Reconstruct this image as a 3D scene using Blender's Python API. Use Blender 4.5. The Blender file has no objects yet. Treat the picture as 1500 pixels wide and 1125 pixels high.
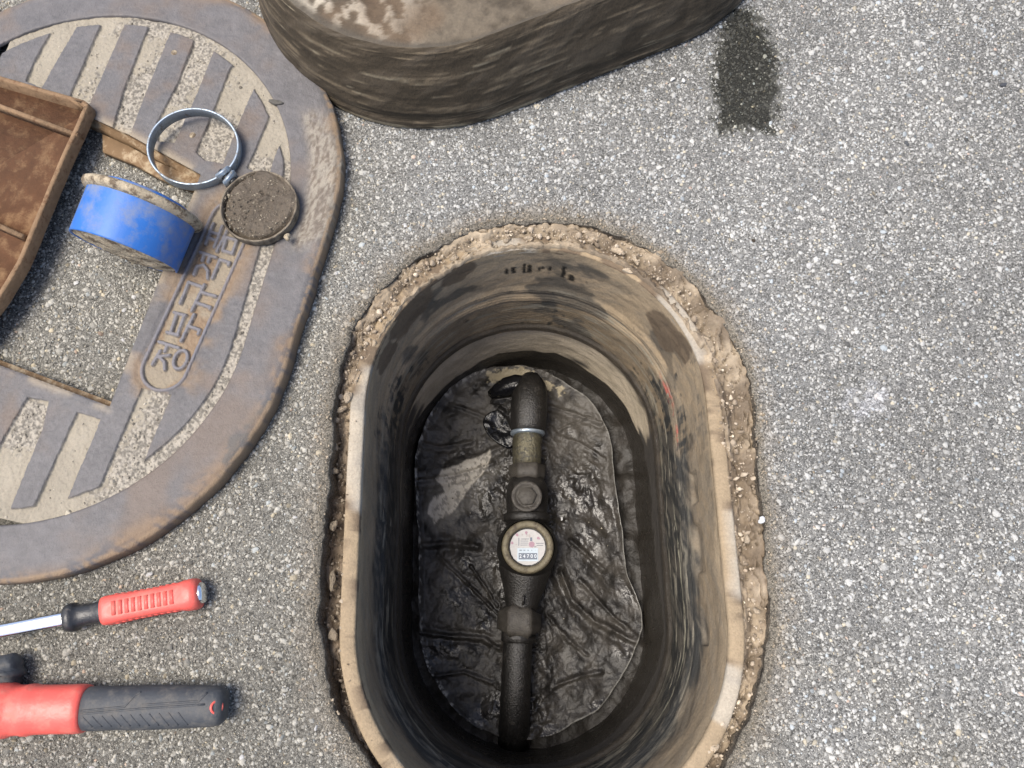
import bpy, bmesh, math, random
import numpy as np
from mathutils import Vector, Matrix
random.seed(4)
RNG = np.random.default_rng(11)
S = bpy.context.scene
COL = S.collection

# ------------------------------------------------------------------ camera
F_PX, TILT, CAM_H = 1133.0, math.radians(17), 0.70
cam_d = bpy.data.cameras.new('camera')
cam = bpy.data.objects.new('camera', cam_d); COL.objects.link(cam)
cam.location = (0, 0, CAM_H); cam.rotation_euler = (TILT, 0, 0)
cam_d.sensor_width = 36; cam_d.lens = F_PX / 1500 * 36
cam_d.clip_start = 0.01; cam_d.clip_end = 500
S.camera = cam
# ------------------------------------------------------------------ daylight (bright, thin overcast)
SUN_EL, SUN_AZ = math.radians(70), math.radians(-105)     # azimuth from +Y towards +X
w = bpy.data.worlds.new('World'); S.world = w; w.use_nodes = True
wn = w.node_tree; wn.nodes.clear()
sky = wn.nodes.new('ShaderNodeTexSky'); sky.sky_type = 'NISHITA'; sky.sun_disc = False
sky.sun_elevation = SUN_EL; sky.sun_rotation = SUN_AZ; sky.dust_density = 3.0; sky.air_density = 0.8; sky.ozone_density = 0.6
bg = wn.nodes.new('ShaderNodeBackground'); bg.inputs[1].default_value = 0.08
wo = wn.nodes.new('ShaderNodeOutputWorld')
wn.links.new(sky.outputs[0], bg.inputs[0]); wn.links.new(bg.outputs[0], wo.inputs[0])
sl = bpy.data.lights.new('sun', 'SUN'); sl.energy = 1.5; sl.angle = math.radians(28); sl.color = (1, .935, .84)
so = bpy.data.objects.new('sun', sl); COL.objects.link(so)
sd = Vector((math.sin(SUN_AZ) * math.cos(SUN_EL), math.cos(SUN_AZ) * math.cos(SUN_EL), math.sin(SUN_EL)))
so.rotation_euler = sd.to_track_quat('Z', 'Y').to_euler(); so.location = sd * 5
S.view_settings.view_transform = 'Standard'; S.view_settings.look = 'None'
S.view_settings.gamma = 1; S.view_settings.use_curve_mapping = False
S.view_settings.exposure = 1.7

# ------------------------------------------------------------------ helpers
def at(u, v, z=0.0):
    """point of the place at height z that the photograph shows at (u, v)"""
    d = Vector(((u - 750) / F_PX, -(v - 562.5) / F_PX, -1.0))
    d = Matrix.Rotation(TILT, 3, 'X') @ d
    t = (z - CAM_H) / d.z
    return np.array([d.x * t, d.y * t, z])

def at2(u, v, z=0.0): return at(u, v, z)[:2]

def _h(ix, iy, iz, s):
    n = (ix.astype(np.int64) * 374761393 + iy.astype(np.int64) * 668265263 + iz.astype(np.int64) * 2147483647 + s * 974634777) & 0xffffffff
    n = ((n ^ (n >> 13)) * 1274126177) & 0xffffffff
    n = ((n ^ (n >> 16)) * 2246822519) & 0xffffffff
    return ((n ^ (n >> 15)) & 0xffffff) / float(0xffffff)

def vn(x, y, s=0, z=None):
    x = np.asarray(x, float); y = np.asarray(y, float)
    ix = np.floor(x); iy = np.floor(y); fx = x - ix; fy = y - iy
    fx = fx * fx * (3 - 2 * fx); fy = fy * fy * (3 - 2 * fy)
    def L(iz):
        a = _h(ix, iy, iz, s); b = _h(ix + 1, iy, iz, s); c = _h(ix, iy + 1, iz, s); d = _h(ix + 1, iy + 1, iz, s)
        return (a * (1 - fx) + b * fx) * (1 - fy) + (c * (1 - fx) + d * fx) * fy
    if z is None: return L(np.zeros_like(ix))
    z = np.asarray(z, float); iz = np.floor(z); fz = z - iz; fz = fz * fz * (3 - 2 * fz)
    return L(iz) * (1 - fz) + L(iz + 1) * fz

def fbm(x, y, sc, oc=4, s=0, z=None, gain=.5):
    t = 0; a = 1; n = 0
    for k in range(oc):
        f = sc * 2.03 ** k
        t = t + a * vn(x * f + 17.3 * k, y * f - 9.1 * k, s + k, None if z is None else z * f)
        n += a; a *= gain
    return t / n                                     # 0..1

def sst(a, b, x):
    t = np.clip((x - a) / (b - a), 0, 1); return t * t * (3 - 2 * t)

def mixc(a, b, t):
    a = np.asarray(a, float); b = np.asarray(b, float); t = np.asarray(t)[..., None]
    return a * (1 - t) + b * t

def tagp(o, label=None, cat=None, group=None, kind=None):
    if label: o['label'] = label
    if cat: o['category'] = cat
    if group: o['group'] = group
    if kind: o['kind'] = kind
    return o

def obj(name, verts, faces, mat, parent=None, cols=None, wet=None, smooth=True, origin=None):
    verts = np.asarray(verts, dtype=np.float32).reshape(-1, 3)
    if origin is not None: verts = verts - np.asarray(origin, dtype=np.float32)
    me = bpy.data.meshes.new(name)
    if isinstance(faces, np.ndarray) and faces.ndim == 2:
        k = faces.shape[1]; nf = faces.shape[0]
        me.vertices.add(len(verts)); me.vertices.foreach_set('co', verts.ravel())
        me.loops.add(nf * k); me.loops.foreach_set('vertex_index', faces.astype(np.int32).ravel())
        me.polygons.add(nf); me.polygons.foreach_set('loop_start', np.arange(0, nf * k, k, dtype=np.int32))
        me.update(calc_edges=True)
    else:
        me.from_pydata([tuple(map(float, v)) for v in verts], [], [tuple(map(int, f)) for f in faces]); me.update()
    if smooth: me.polygons.foreach_set('use_smooth', np.ones(len(me.polygons), dtype=bool))
    if cols is not None:
        c = np.ones((len(verts), 4), dtype=np.float32); c[:, :3] = np.asarray(cols).reshape(-1, 3)
        at_ = me.color_attributes.new('Col', 'FLOAT_COLOR', 'POINT'); at_.data.foreach_set('color', c.ravel())
    if wet is not None:
        a2 = me.attributes.new('wet', 'FLOAT', 'POINT'); a2.data.foreach_set('value', np.asarray(wet, dtype=np.float32).ravel())
    me.materials.append(mat)
    o = bpy.data.objects.new(name, me); COL.objects.link(o)
    if parent is not None: o.parent = parent
    return o

def thing(name, loc, label, cat, rot=(0, 0, 0), group=None):
    o = bpy.data.objects.new(name, None); COL.objects.link(o); o.location = loc; o.rotation_euler = rot
    o.empty_display_size = .02
    return tagp(o, label, cat, group)

def grid_faces(m, n, wrap=True):
    i = np.arange(m - 1)[:, None]; j = np.arange(n if wrap else n - 1)[None, :]
    j2 = (j + 1) % n
    return np.stack([i * n + j, i * n + j2, (i + 1) * n + j2, (i + 1) * n + j], -1).reshape(-1, 4)

def loft(rings, caps=(False, False)):
    """rings (M,N,3) -> verts, faces (python lists when capped)"""
    r = np.asarray(rings, float); m, n = r.shape[:2]
    v = r.reshape(-1, 3); f = grid_faces(m, n)
    if not any(caps): return v, f
    f = [tuple(q) for q in f]
    if caps[0]: f.append(tuple(range(n - 1, -1, -1)))
    if caps[1]: f.append(tuple((m - 1) * n + k for k in range(n)))
    return v, f

def lathe(prof, n=48, caps=(False, False), axis='z'):
    a = np.linspace(0, 2 * np.pi, n, endpoint=False)
    R = np.array([[(r * math.cos(t), r * math.sin(t), z) for t in a] for r, z in prof])
    if axis == 'y': R = np.stack([R[..., 0], R[..., 2], -R[..., 1]], -1)
    if axis == 'x': R = np.stack([R[..., 2], R[..., 0], R[..., 1]], -1)
    return loft(R, caps)

def stad_cn(N, frac=.22):
    """unit stadium: centre coordinate (-1..1 along local x) and normal for N points"""
    ns = int(N * frac / 2); na = N // 2 - ns
    c = []; n = []
    for k in range(na):
        t = -math.pi / 2 + math.pi * k / na; c.append(1); n.append((math.cos(t), math.sin(t)))
    for k in range(ns): c.append(1 - 2 * k / ns); n.append((0, 1))
    for k in range(na):
        t = math.pi / 2 + math.pi * k / na; c.append(-1); n.append((math.cos(t), math.sin(t)))
    for k in range(ns): c.append(-1 + 2 * k / ns); n.append((0, -1))
    return np.array(c, float), np.array(n, float)

def stad(cx, cy, ang, h, R, N, frac=.22):
    c, n = stad_cn(N, frac); ca, sa = math.cos(ang), math.sin(ang)
    x = c * h + n[:, 0] * R; y = n[:, 1] * R
    return np.stack([cx + ca * x - sa * y, cy + sa * x + ca * y], -1)

def stad_sdf(x, y, cx, cy, ang, h, R):
    ca, sa = math.cos(ang), math.sin(ang)
    u = (x - cx) * ca + (y - cy) * sa; v = -(x - cx) * sa + (y - cy) * ca
    return np.hypot(np.maximum(np.abs(u) - h, 0), v) - R

def poly_sdf(x, y, P):
    """signed distance, negative inside"""
    P = np.asarray(P, float); d = np.full(np.shape(x), 1e9); ins = np.zeros(np.shape(x), bool)
    for i in range(len(P)):
        a = P[i]; b = P[(i + 1) % len(P)]; e = b - a
        t = np.clip(((x - a[0]) * e[0] + (y - a[1]) * e[1]) / (e @ e), 0, 1)
        d = np.minimum(d, np.hypot(x - a[0] - t * e[0], y - a[1] - t * e[1]))
        c = ((a[1] > y) != (b[1] > y)) & (x < e[0] * (y - a[1]) / (e[1] if e[1] else 1e-12) + a[0])
        ins ^= c
    return np.where(ins, -d, d)

def line_d(x, y, P):
    d = np.full(np.shape(x), 1e9)
    for a, b in zip(P[:-1], P[1:]):
        a = np.asarray(a, float); b = np.asarray(b, float); e = b - a
        t = np.clip(((x - a[0]) * e[0] + (y - a[1]) * e[1]) / (e @ e + 1e-15), 0, 1)
        d = np.minimum(d, np.hypot(x - a[0] - t * e[0], y - a[1] - t * e[1]))
    return d

def box(cx, cy, cz, sx, sy, sz, bev=0.0, rot=0.0):
    bm = bmesh.new(); bmesh.ops.create_cube(bm, size=1)
    bmesh.ops.scale(bm, vec=(sx, sy, sz), verts=bm.verts)
    if bev: bmesh.ops.bevel(bm, geom=bm.edges[:], offset=bev, segments=2, affect='EDGES')
    bmesh.ops.rotate(bm, cent=(0, 0, 0), matrix=Matrix.Rotation(rot, 3, 'Z'), verts=bm.verts)
    bmesh.ops.translate(bm, vec=(cx, cy, cz), verts=bm.verts)
    bm.verts.index_update()
    v = [tuple(q.co) for q in bm.verts]; f = [tuple(q.index for q in p.verts) for p in bm.faces]; bm.free()
    return v, f

def join(parts):
    V = []; Fc = []
    for v, f in parts:
        o = len(V); V += [tuple(map(float, q)) for q in v]; Fc += [tuple(int(i) + o for i in q) for q in f]
    return V, Fc

def prism(P, z0, z1, bev=0.0):
    """extruded polygon with a small bevel round its top edge"""
    P = np.asarray(P, float); n = len(P)
    if bev:
        c = P.mean(0); prev = np.roll(P, 1, 0); nxt = np.roll(P, -1, 0)
        t = nxt - prev; t /= np.linalg.norm(t, axis=1)[:, None]; nn = np.stack([t[:, 1], -t[:, 0]], -1)
        area = (P[:, 0] * nxt[:, 1] - nxt[:, 0] * P[:, 1]).sum()
        if area < 0: nn = -nn
        Q = P - nn * bev
        rings = [np.c_[P, np.full(n, z0)], np.c_[P, np.full(n, z1 - bev)], np.c_[Q, np.full(n, z1)]]
    else: rings = [np.c_[P, np.full(n, z0)], np.c_[P, np.full(n, z1)]]
    return loft(rings, (True, True))

def xf(vf, M):
    v, f = vf; return [tuple(M @ Vector(q)) for q in v], f

# ------------------------------------------------------------------ materials
class NT:
    def __init__(s, name):
        s.m = bpy.data.materials.new(name); s.m.use_nodes = True
        s.t = s.m.node_tree; s.t.nodes.clear()
        s.out = s.n('ShaderNodeOutputMaterial'); s.p = s.n('ShaderNodeBsdfPrincipled')
        s.t.links.new(s.p.outputs[0], s.out.inputs[0])
        s.co = s.n('ShaderNodeTexCoord').outputs['Object']
    def n(s, k): return s.t.nodes.new(k)
    def l(s, a, b):
        if isinstance(a, bpy.types.NodeSocket): s.t.links.new(a, b)
        else:
            if b.type == 'RGBA' and len(a) == 3: a = (*a, 1)
            b.default_value = a
    def noise(s, sc, det=4, rough=.55, vec=None, dist=0):
        q = s.n('ShaderNodeTexNoise'); q.inputs['Scale'].default_value = sc; q.inputs['Detail'].default_value = det
        q.inputs['Roughness'].default_value = rough; q.inputs['Distortion'].default_value = dist
        s.l(vec or s.co, q.inputs['Vector']); return q.outputs[0]
    def vor(s, sc, feat='F1', out='Distance', vec=None):
        q = s.n('ShaderNodeTexVoronoi'); q.feature = feat; q.inputs['Scale'].default_value = sc
        s.l(vec or s.co, q.inputs['Vector']); return q.outputs[out]
    def ramp(s, f, st):
        q = s.n('ShaderNodeValToRGB'); s.l(f, q.inputs[0]); e = q.color_ramp.elements
        while len(e) < len(st): e.new(.5)
        for a, (p, c) in zip(e, st):
            a.position = p; a.color = (c, c, c, 1) if isinstance(c, (int, float)) else (*c, 1)
        return q.outputs[0]
    def mix(s, f, a, b, mode='MIX'):
        q = s.n('ShaderNodeMix'); q.data_type = 'RGBA'; q.blend_type = mode
        s.l(f, q.inputs[0]) if isinstance(f, bpy.types.NodeSocket) else setattr(q.inputs[0], 'default_value', f)
        s.l(a, q.inputs[6]); s.l(b, q.inputs[7]); return q.outputs[2]
    def math(s, op, a, b=0.0):
        q = s.n('ShaderNodeMath'); q.operation = op
        for v, i in ((a, 0), (b, 1)):
            if isinstance(v, bpy.types.NodeSocket): s.l(v, q.inputs[i])
            else: q.inputs[i].default_value = v
        return q.outputs[0]
    def attr(s, name, out='Color'):
        q = s.n('ShaderNodeAttribute'); q.attribute_name = name; return q.outputs[out]
    def bump(s, h, dist, strength=1.0, nrm=None):
        q = s.n('ShaderNodeBump'); q.inputs['Distance'].default_value = dist; q.inputs['Strength'].default_value = strength
        s.l(h, q.inputs['Height'])
        if nrm is not None: s.l(nrm, q.inputs['Normal'])
        return q.outputs[0]
    def set(s, **k):
        for a, b in k.items():
            nm = {'color': 'Base Color', 'rough': 'Roughness', 'metal': 'Metallic', 'normal': 'Normal', 'spec': 'Specular IOR Level', 'coat': 'Coat Weight', 'coatr': 'Coat Roughness'}[a]
            s.l(b, s.p.inputs[nm])
        return s.m

def mat_vcol(name, rough=.85, var=.35, sc=300, bump=.0006, bsc=250, spec=.3, wetrough=.25, usewet=False, coarse=40, det=6):
    t = NT(name); c = t.attr('Col')
    n1 = t.noise(sc, 5, .65); n2 = t.noise(coarse, 4, .6)
    k = t.ramp(n1, [(.25, 1 - var), (.75, 1 + var * .6)])
    k2 = t.ramp(n2, [(.3, 1 - var * .5), (.7, 1 + var * .3)])
    # ramps clamp at 1, so multiply by the sum instead
    col = t.mix(1.0, c, t.mix(.5, k, k2), 'MULTIPLY')
    h = t.math('ADD', t.noise(bsc, det, .7 if det > 3 else .5), t.math('MULTIPLY', t.noise(bsc * .22, min(4, det), .6), 2.0))
    nm = t.bump(h, bump)
    if usewet:
        wv = t.attr('wet', 'Fac')
        r = t.math('SUBTRACT', rough, t.math('MULTIPLY', wv, rough - wetrough))
        r = t.math('ADD', r, t.math('MULTIPLY', t.math('SUBTRACT', t.noise(120, 4), .5), .25))
        t.set(rough=r)
    else: t.set(rough=rough)
    return t.set(color=col, normal=nm, spec=spec)

def mat_plain(name, col, rough=.5, metal=0.0, var=.15, sc=150, bump=.0002, spec=.5, dirt=None, dirt_sc=60, dirt_at=(.5, .62), dirt_rough=.9):
    t = NT(name)
    n = t.noise(sc, 5, .6)
    c = t.mix(n, tuple(x * (1 - var) for x in col), tuple(min(1, x * (1 + var)) for x in col))
    r = rough; mt = metal
    if dirt:
        k = t.ramp(t.noise(dirt_sc, 6, .7), [(dirt_at[0], 0.0), (dirt_at[1], 1.0)])
        c = t.mix(k, c, dirt)
        r = t.math('ADD', rough, t.math('MULTIPLY', k, dirt_rough - rough))
        mt = t.math('MULTIPLY', t.math('SUBTRACT', 1.0, k), metal)
    return t.set(color=c, rough=r, metal=mt, normal=t.bump(t.noise(sc * 3, 4, .6), bump), spec=spec)

# asphalt binder between the stones
def mat_asphalt():
    t = NT('asphalt'); c = t.attr('Col')
    cell = t.vor(760, 'F1', 'Color'); cg = t.n('ShaderNodeSeparateColor'); t.l(cell, cg.inputs[0])
    g = t.ramp(cg.outputs[0], [(0, .28), (.3, .60), (.7, .88), (1, 1.0)])
    q = t.n('ShaderNodeMix'); q.data_type = 'RGBA'; q.blend_type = 'MULTIPLY'; q.clamp_result = False; q.inputs[0].default_value = 1
    t.l(c, q.inputs[6]); t.l(g, q.inputs[7])
    edge = t.ramp(t.vor(760, 'DISTANCE_TO_EDGE', 'Distance'), [(0, .38), (.2, 1)])  # occlusion between the grains, painted as dark cell edges
    c2 = t.mix(.8, q.outputs[2], edge, 'MULTIPLY')
    h = t.math('ADD', t.math('MULTIPLY', t.vor(760, 'DISTANCE_TO_EDGE', 'Distance'), 1.2), t.noise(900, 4, .7))
    return t.set(color=c2, rough=.9, normal=t.bump(h, .0011), spec=.25)
M_ASPH = mat_asphalt()
def mat_chip():
    t = NT('aggregate_stone'); c = t.attr('Col')
    k = t.ramp(t.noise(1100, 3, .7), [(.25, .6), (.7, 1.0)])
    return t.set(color=t.mix(1.0, c, k, 'MULTIPLY'), rough=.72, normal=t.bump(t.noise(1500, 3, .7), .0003), spec=.35)
M_CHIP = mat_chip()
M_SOIL = mat_vcol('dry_soil', .93, .4, 420, .0008, 380, .2)
M_WALL = mat_vcol('muddy_box_wall', .78, .45, 420, .0007, 330, .35, .3, True)
M_SHEET = mat_vcol('wet_muddy_plastic', .62, .35, 330, .0010, 220, .36, .31, True, det=2)
M_IRON = mat_vcol('cast_iron_and_sand', .78, .25, 500, .0006, 700, .35, .42, True)
M_LID = mat_vcol('muddy_lid', .85, .4, 350, .0008, 330, .3, .35, True)
M_MUDCAP = mat_vcol('mud_fill', .6, .4, 600, .0011, 600, .4)
M_BLUE = mat_plain('blue_plastic', (.020, .118, .40), .5, 0, .10, 60, .0002, .45, (.17, .19, .24), 42, (.44, .72), .8)
M_TANMUD = mat_plain('dried_mud', (.36, .305, .22), .92, 0, .45, 160, .0015, .2, (.13, .10, .07), 90, (.50, .60))
M_CUP = mat_plain('muddy_cup', (.19, .16, .12), .85, 0, .45, 200, .0010, .3, (.085, .07, .052), 110, (.46, .58))
M_STEEL = mat_plain('zinc_steel', (.30, .36, .42), .42, .7, .2, 200, .0002, .5, (.18, .16, .13), 150, (.52, .66))
M_CHROME = mat_plain('chrome', (.72, .75, .78), .2, 1, .08, 80, .0001, .5)
M_RED = mat_plain('red_plastic', (.62, .095, .075), .42, 0, .12, 80, .0003, .45, (.50, .16, .12), 70, (.50, .75), .75)
M_BLACK = mat_plain('black_plastic', (.022, .023, .025), .4, 0, .3, 150, .0003, .5, (.09, .08, .07), 140, (.55, .75))
M_GRIP = mat_plain('grey_rubber', (.040, .044, .050), .6, 0, .25, 150, .0003, .4, (.12, .112, .10), 90, (.48, .75))
M_RUST = mat_plain('rusty_iron', (.085, .040, .019), .85, 0, .55, 50, .0012, .25, (.19, .115, .06), 55, (.5, .7))
M_RUSTEDGE = mat_plain('rusty_edge', (.20, .13, .075), .85, 0, .4, 90, .0012, .25, (.12, .065, .035), 110, (.52, .66))
M_LEDGE = mat_plain('brown_ledge', (.17, .11, .06), .85, 0, .5, 60, .001, .25, (.33, .26, .17), 60, (.5, .62))
M_BRASS = mat_plain('muddy_brass', (.125, .108, .070), .6, .15, .4, 130, .0006, .4, (.06, .048, .034), 150, (.5, .64), .75)
M_PIPE = mat_plain('muddy_pipe', (.012, .011, .010), .38, 0, .5, 160, .0011, .5, (.045, .039, .032), 120, (.56, .74), .7)
M_PIPEDRY = mat_plain('drying_mud_on_metal', (.050, .045, .038), .5, 0, .4, 200, .0011, .4, (.03, .026, .022), 150, (.5, .62), .4)
M_GLOSS = mat_plain('glossy_black_plastic', (.005, .005, .006), .24, 0, .3, 120, .0006, .4, (.09, .08, .045), 130, (.60, .70), .4)
M_FOIL = mat_plain('worn_metal_thread', (.115, .105, .07), .3, .6, .4, 160, .0015, .5, (.03, .027, .02), 130, (.48, .6), .5)
M_WHITE = mat_plain('dial_white', (.33, .325, .32), .45, 0, .15, 300, .0001, .4, (.27, .235, .225), 260, (.56, .72))
M_WINDOW = mat_plain('counter_frame_white', (.34, .40, .45), .4, 0, .06, 300, .0001, .4)
M_INK = mat_plain('dark_ink', (.045, .06, .085), .5, 0, .2, 300, .0001)
M_COUNTER = mat_plain('counter_grey', (.075, .095, .13), .45, 0, .25, 700, .0001)
M_PURPLE = mat_plain('purple_hand', (.24, .14, .18), .5, 0, .15, 300, .0001)
M_DIGIT = mat_plain('digit_white', (.50, .54, .58), .5, 0, .05, 300, .0001)

# ------------------------------------------------------------------ geometry of the hole
PIT = (.0285, .1045, math.radians(90), .086, .197)     # asphalt edge
BOXC = (.0245, .098, math.radians(91), .100)           # meter box centre, angle, half straight
COVC = (-.432, .350); COVA = math.radians(78)
LIDC = (.008, .728); LIDA = math.radians(25)

# ------------------------------------------------------------------ ground
def base_asphalt(x, y):
    big = fbm(x, y, 5, 3, 3); mid = fbm(x, y, 22, 3, 7)
    v = .308 * (.80 + .40 * big) * (.86 + .28 * mid)
    warm = sst(.62, .40, y * .8 + x * .9 + .25 + (big - .5) * .5)            # lower left is browner
    c = np.stack([v * (1.0 + .05 * warm), v * (1.0 + .01 * warm), v * (.955 - .07 * warm)], -1)
    c *= (1 - .12 * warm)[..., None]
    return c
STAIN = [at2(*p) for p in [(1052, 70), (1066, 14), (1104, 14), (1126, 50), (1137, 84), (1138, 130), (1134, 192), (1056, 192), (1050, 150), (1048, 110)]]
WP = at2(1272, 588)
def tint(x, y, c):
    """stains and dust that lie on the asphalt"""
    n = fbm(x, y, 130, 3, 21)
    d = poly_sdf(x, y, STAIN) + (n - .5) * .012 + (fbm(x, y, 700, 2, 22) - .5) * .026
    k = sst(.006, -.004, d); c = c * (1 - .84 * k[..., None]); c[..., 2] *= 1 - .12 * k
    dw = np.hypot((x - WP[0]), (y - WP[1])) + (n - .5) * .05
    k = sst(.020, .004, dw); c = mixc(c, (.55, .56, .58), k * .62)
    dp = stad_sdf(x, y, *PIT)
    e = sst(.034, .0, dp + (n - .5) * .03); c = mixc(c, (.29, .255, .205), e * .62); e = sst(.010, .004, dp + (n - .5) * .008); c = mixc(c, (.27, .24, .19), e * .8)
    for (u, v, r, s) in [(1163, 185, .006, .6), (1088, 232, .004, .5), (385, 445, .004, .6), (520, 300, .004, .3), (1240, 98, .004, .5), (1420, 140, .005, .5), (705, 640, .01, .3)]:
        p = at2(u, v); k = sst(r, r * .3, np.hypot(x - p[0], y - p[1]) + (n - .5) * .004) * s
        c = mixc(c, (.10, .065, .04), k)
    return c, d

def ground():
    N = 520; c, n = stad_cn(N)
    offs = [0.0, .0015, .003, .005]
    d = .005
    while d < .62: d += .0042; offs.append(d)
    while d < 80: d *= 1.28; offs.append(d)
    base = stad(*PIT, N)
    t = np.arange(N) / N * 2 * np.pi
    jag = (fbm(base[:, 0], base[:, 1], 60, 4, 31) - .5) * .009 + (fbm(base[:, 0], base[:, 1], 14, 2, 32) - .5) * .007
    rings = []; cols = []
    # broken edge going down under the surface
    for z, o in ((-.055, -.002), (-.03, -.001), (-.012, .000), (-.004, .0004)):
        P = stad(PIT[0], PIT[1], PIT[2], PIT[3], PIT[4] + o, N)
        q = P + (P - base[:, :]) * 0
        nn = (base - np.array([PIT[0], PIT[1]])); nn /= np.linalg.norm(nn, axis=1)[:, None]
        P = P + nn * (jag + (fbm(P[:, 0] * 3, P[:, 1] * 3, 60, 3, int(41 + z * -1000)) - .5) * .004)[:, None]
        rings.append(np.c_[P, np.full(N, z)])
        m = fbm(P[:, 0], P[:, 1], 90, 3, 5, np.full(N, z))
        cols.append(mixc((.16, .13, .095), (.27, .23, .175), m))
    nn = (base - np.array([PIT[0], PIT[1]])); nn /= np.linalg.norm(nn, axis=1)[:, None]
    for o in offs:
        fade = max(0, 1 - o / .03)
        P = stad(PIT[0], PIT[1], PIT[2], PIT[3], PIT[4] + o, N) + nn * (jag * fade)[:, None]
        z = -.0035 * max(0, 1 - o / .005) ** 2 + (fbm(P[:, 0], P[:, 1], 7, 2, 1) - .5) * .0016 * min(1, o / .01) + (fbm(P[:, 0], P[:, 1], 220, 3, 2) - .5) * .0016 - (.0006 if o > .0 else 0)
        if o > .7: z = np.full(N, -.0006)
        cc, _ = tint(P[:, 0], P[:, 1], base_asphalt(P[:, 0], P[:, 1]) * .95)
        limr = np.clip(np.maximum(np.abs(P[:, 0]) - (.435 + (P[:, 1] + .116) * .193), np.maximum((-.15 - P[:, 1]) * 1.5, P[:, 1] - .72)) / .14, 0, 1); cc = cc * (1 + .55 * limr)[:, None]
        if o < .006:
            m = fbm(P[:, 0], P[:, 1], 120, 3, 9); cc = mixc(cc, (.30, .27, .215), .75 * m)
        rings.append(np.c_[P, z]); cols.append(cc)
    v, f = loft(rings)
    o = obj('ground', v, f[:, ::-1] if False else f, M_ASPH, cols=np.array(cols))
    return tagp(o, 'weathered grey asphalt pavement around the open meter pit', None, None, 'structure')
ground()

def dome_variants(k=8):
    out = []
    for _ in range(k):
        a = np.arange(6) / 6 * 2 * np.pi + RNG.uniform(-.3, .3, 6)
        r = RNG.uniform(.75, 1.15, 6)
        lo = np.stack([np.cos(a) * r, np.sin(a) * r, np.full(6, -.5)], -1)
        r2 = r * RNG.uniform(.5, .82, 6); a2 = a + RNG.uniform(-.15, .15, 6)
        hi = np.stack([np.cos(a2) * r2, np.sin(a2) * r2, RNG.uniform(.6, 1.0, 6)], -1)
        out.append(np.r_[lo, hi])
    return np.array(out)
DV = dome_variants()
DF = [(k, (k + 1) % 6, 6 + (k + 1) % 6) for k in range(6)] + [(k, 6 + (k + 1) % 6, 6 + k) for k in range(6)] + [(6, 7, 8), (6, 8, 9), (6, 9, 10), (6, 10, 11)]
DF = np.array(DF)
def small_variants(k=10):
    out = []
    for _ in range(k):
        a = np.arange(4) / 4 * 2 * np.pi + RNG.uniform(-.4, .4, 4); r = RNG.uniform(.8, 1.25, 4)
        lo = np.stack([np.cos(a) * r, np.sin(a) * r, np.full(4, -.5)], -1); r2 = r * RNG.uniform(.4, .8, 4)
        out.append(np.r_[lo, np.stack([np.cos(a) * r2, np.sin(a) * r2, RNG.uniform(.5, 1.1, 4)], -1)])
    return np.array(out)
DV4 = small_variants()
DF4 = np.array([(k, (k + 1) % 4, 4 + (k + 1) % 4) for k in range(4)] + [(k, 4 + (k + 1) % 4, 4 + k) for k in range(4)] + [(4, 5, 6), (4, 6, 7)])
def chips(name, P, r, h, cols, mat, parent=None, tilt=.22, origin=None, four=False):
    n = len(P); DV_, DF_ = (DV4, DF4) if four else (DV, DF); kv = DV_.shape[1]; B = DV_[RNG.integers(0, len(DV_), n)].copy()
    asp = RNG.uniform(.42, 1, n)
    B[:, :, 0] *= r[:, None]; B[:, :, 1] *= (r * asp)[:, None]; B[:, :, 2] *= h[:, None]
    tx = RNG.normal(0, tilt, n); ty = RNG.normal(0, tilt, n)
    B[:, :, 2] += B[:, :, 0] * tx[:, None] + B[:, :, 1] * ty[:, None]
    a = RNG.uniform(0, 2 * np.pi, n); ca, sa = np.cos(a)[:, None], np.sin(a)[:, None]
    x = B[:, :, 0] * ca - B[:, :, 1] * sa; y = B[:, :, 0] * sa + B[:, :, 1] * ca
    V = np.stack([x + P[:, 0, None], y + P[:, 1, None], B[:, :, 2] + P[:, 2, None]], -1)
    Fc = (DF_[None] + (np.arange(n) * kv)[:, None, None]).reshape(-1, 3)
    return obj(name, V.reshape(-1, 3), Fc, mat, parent, cols=np.repeat(cols, kv, 0), smooth=False, origin=origin)

def covered(x, y):
    """under one of the big lids, where no stone can be seen"""
    a = (stad_sdf(x, y, *COVC, COVA, .078, .215) < 0) & (stad_sdf(x, y, -.41, .335, COVA, .14, .075) > 0)
    b = stad_sdf(x, y, *LIDC, LIDA, .107, .165) < 0
    return a | b

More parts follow.
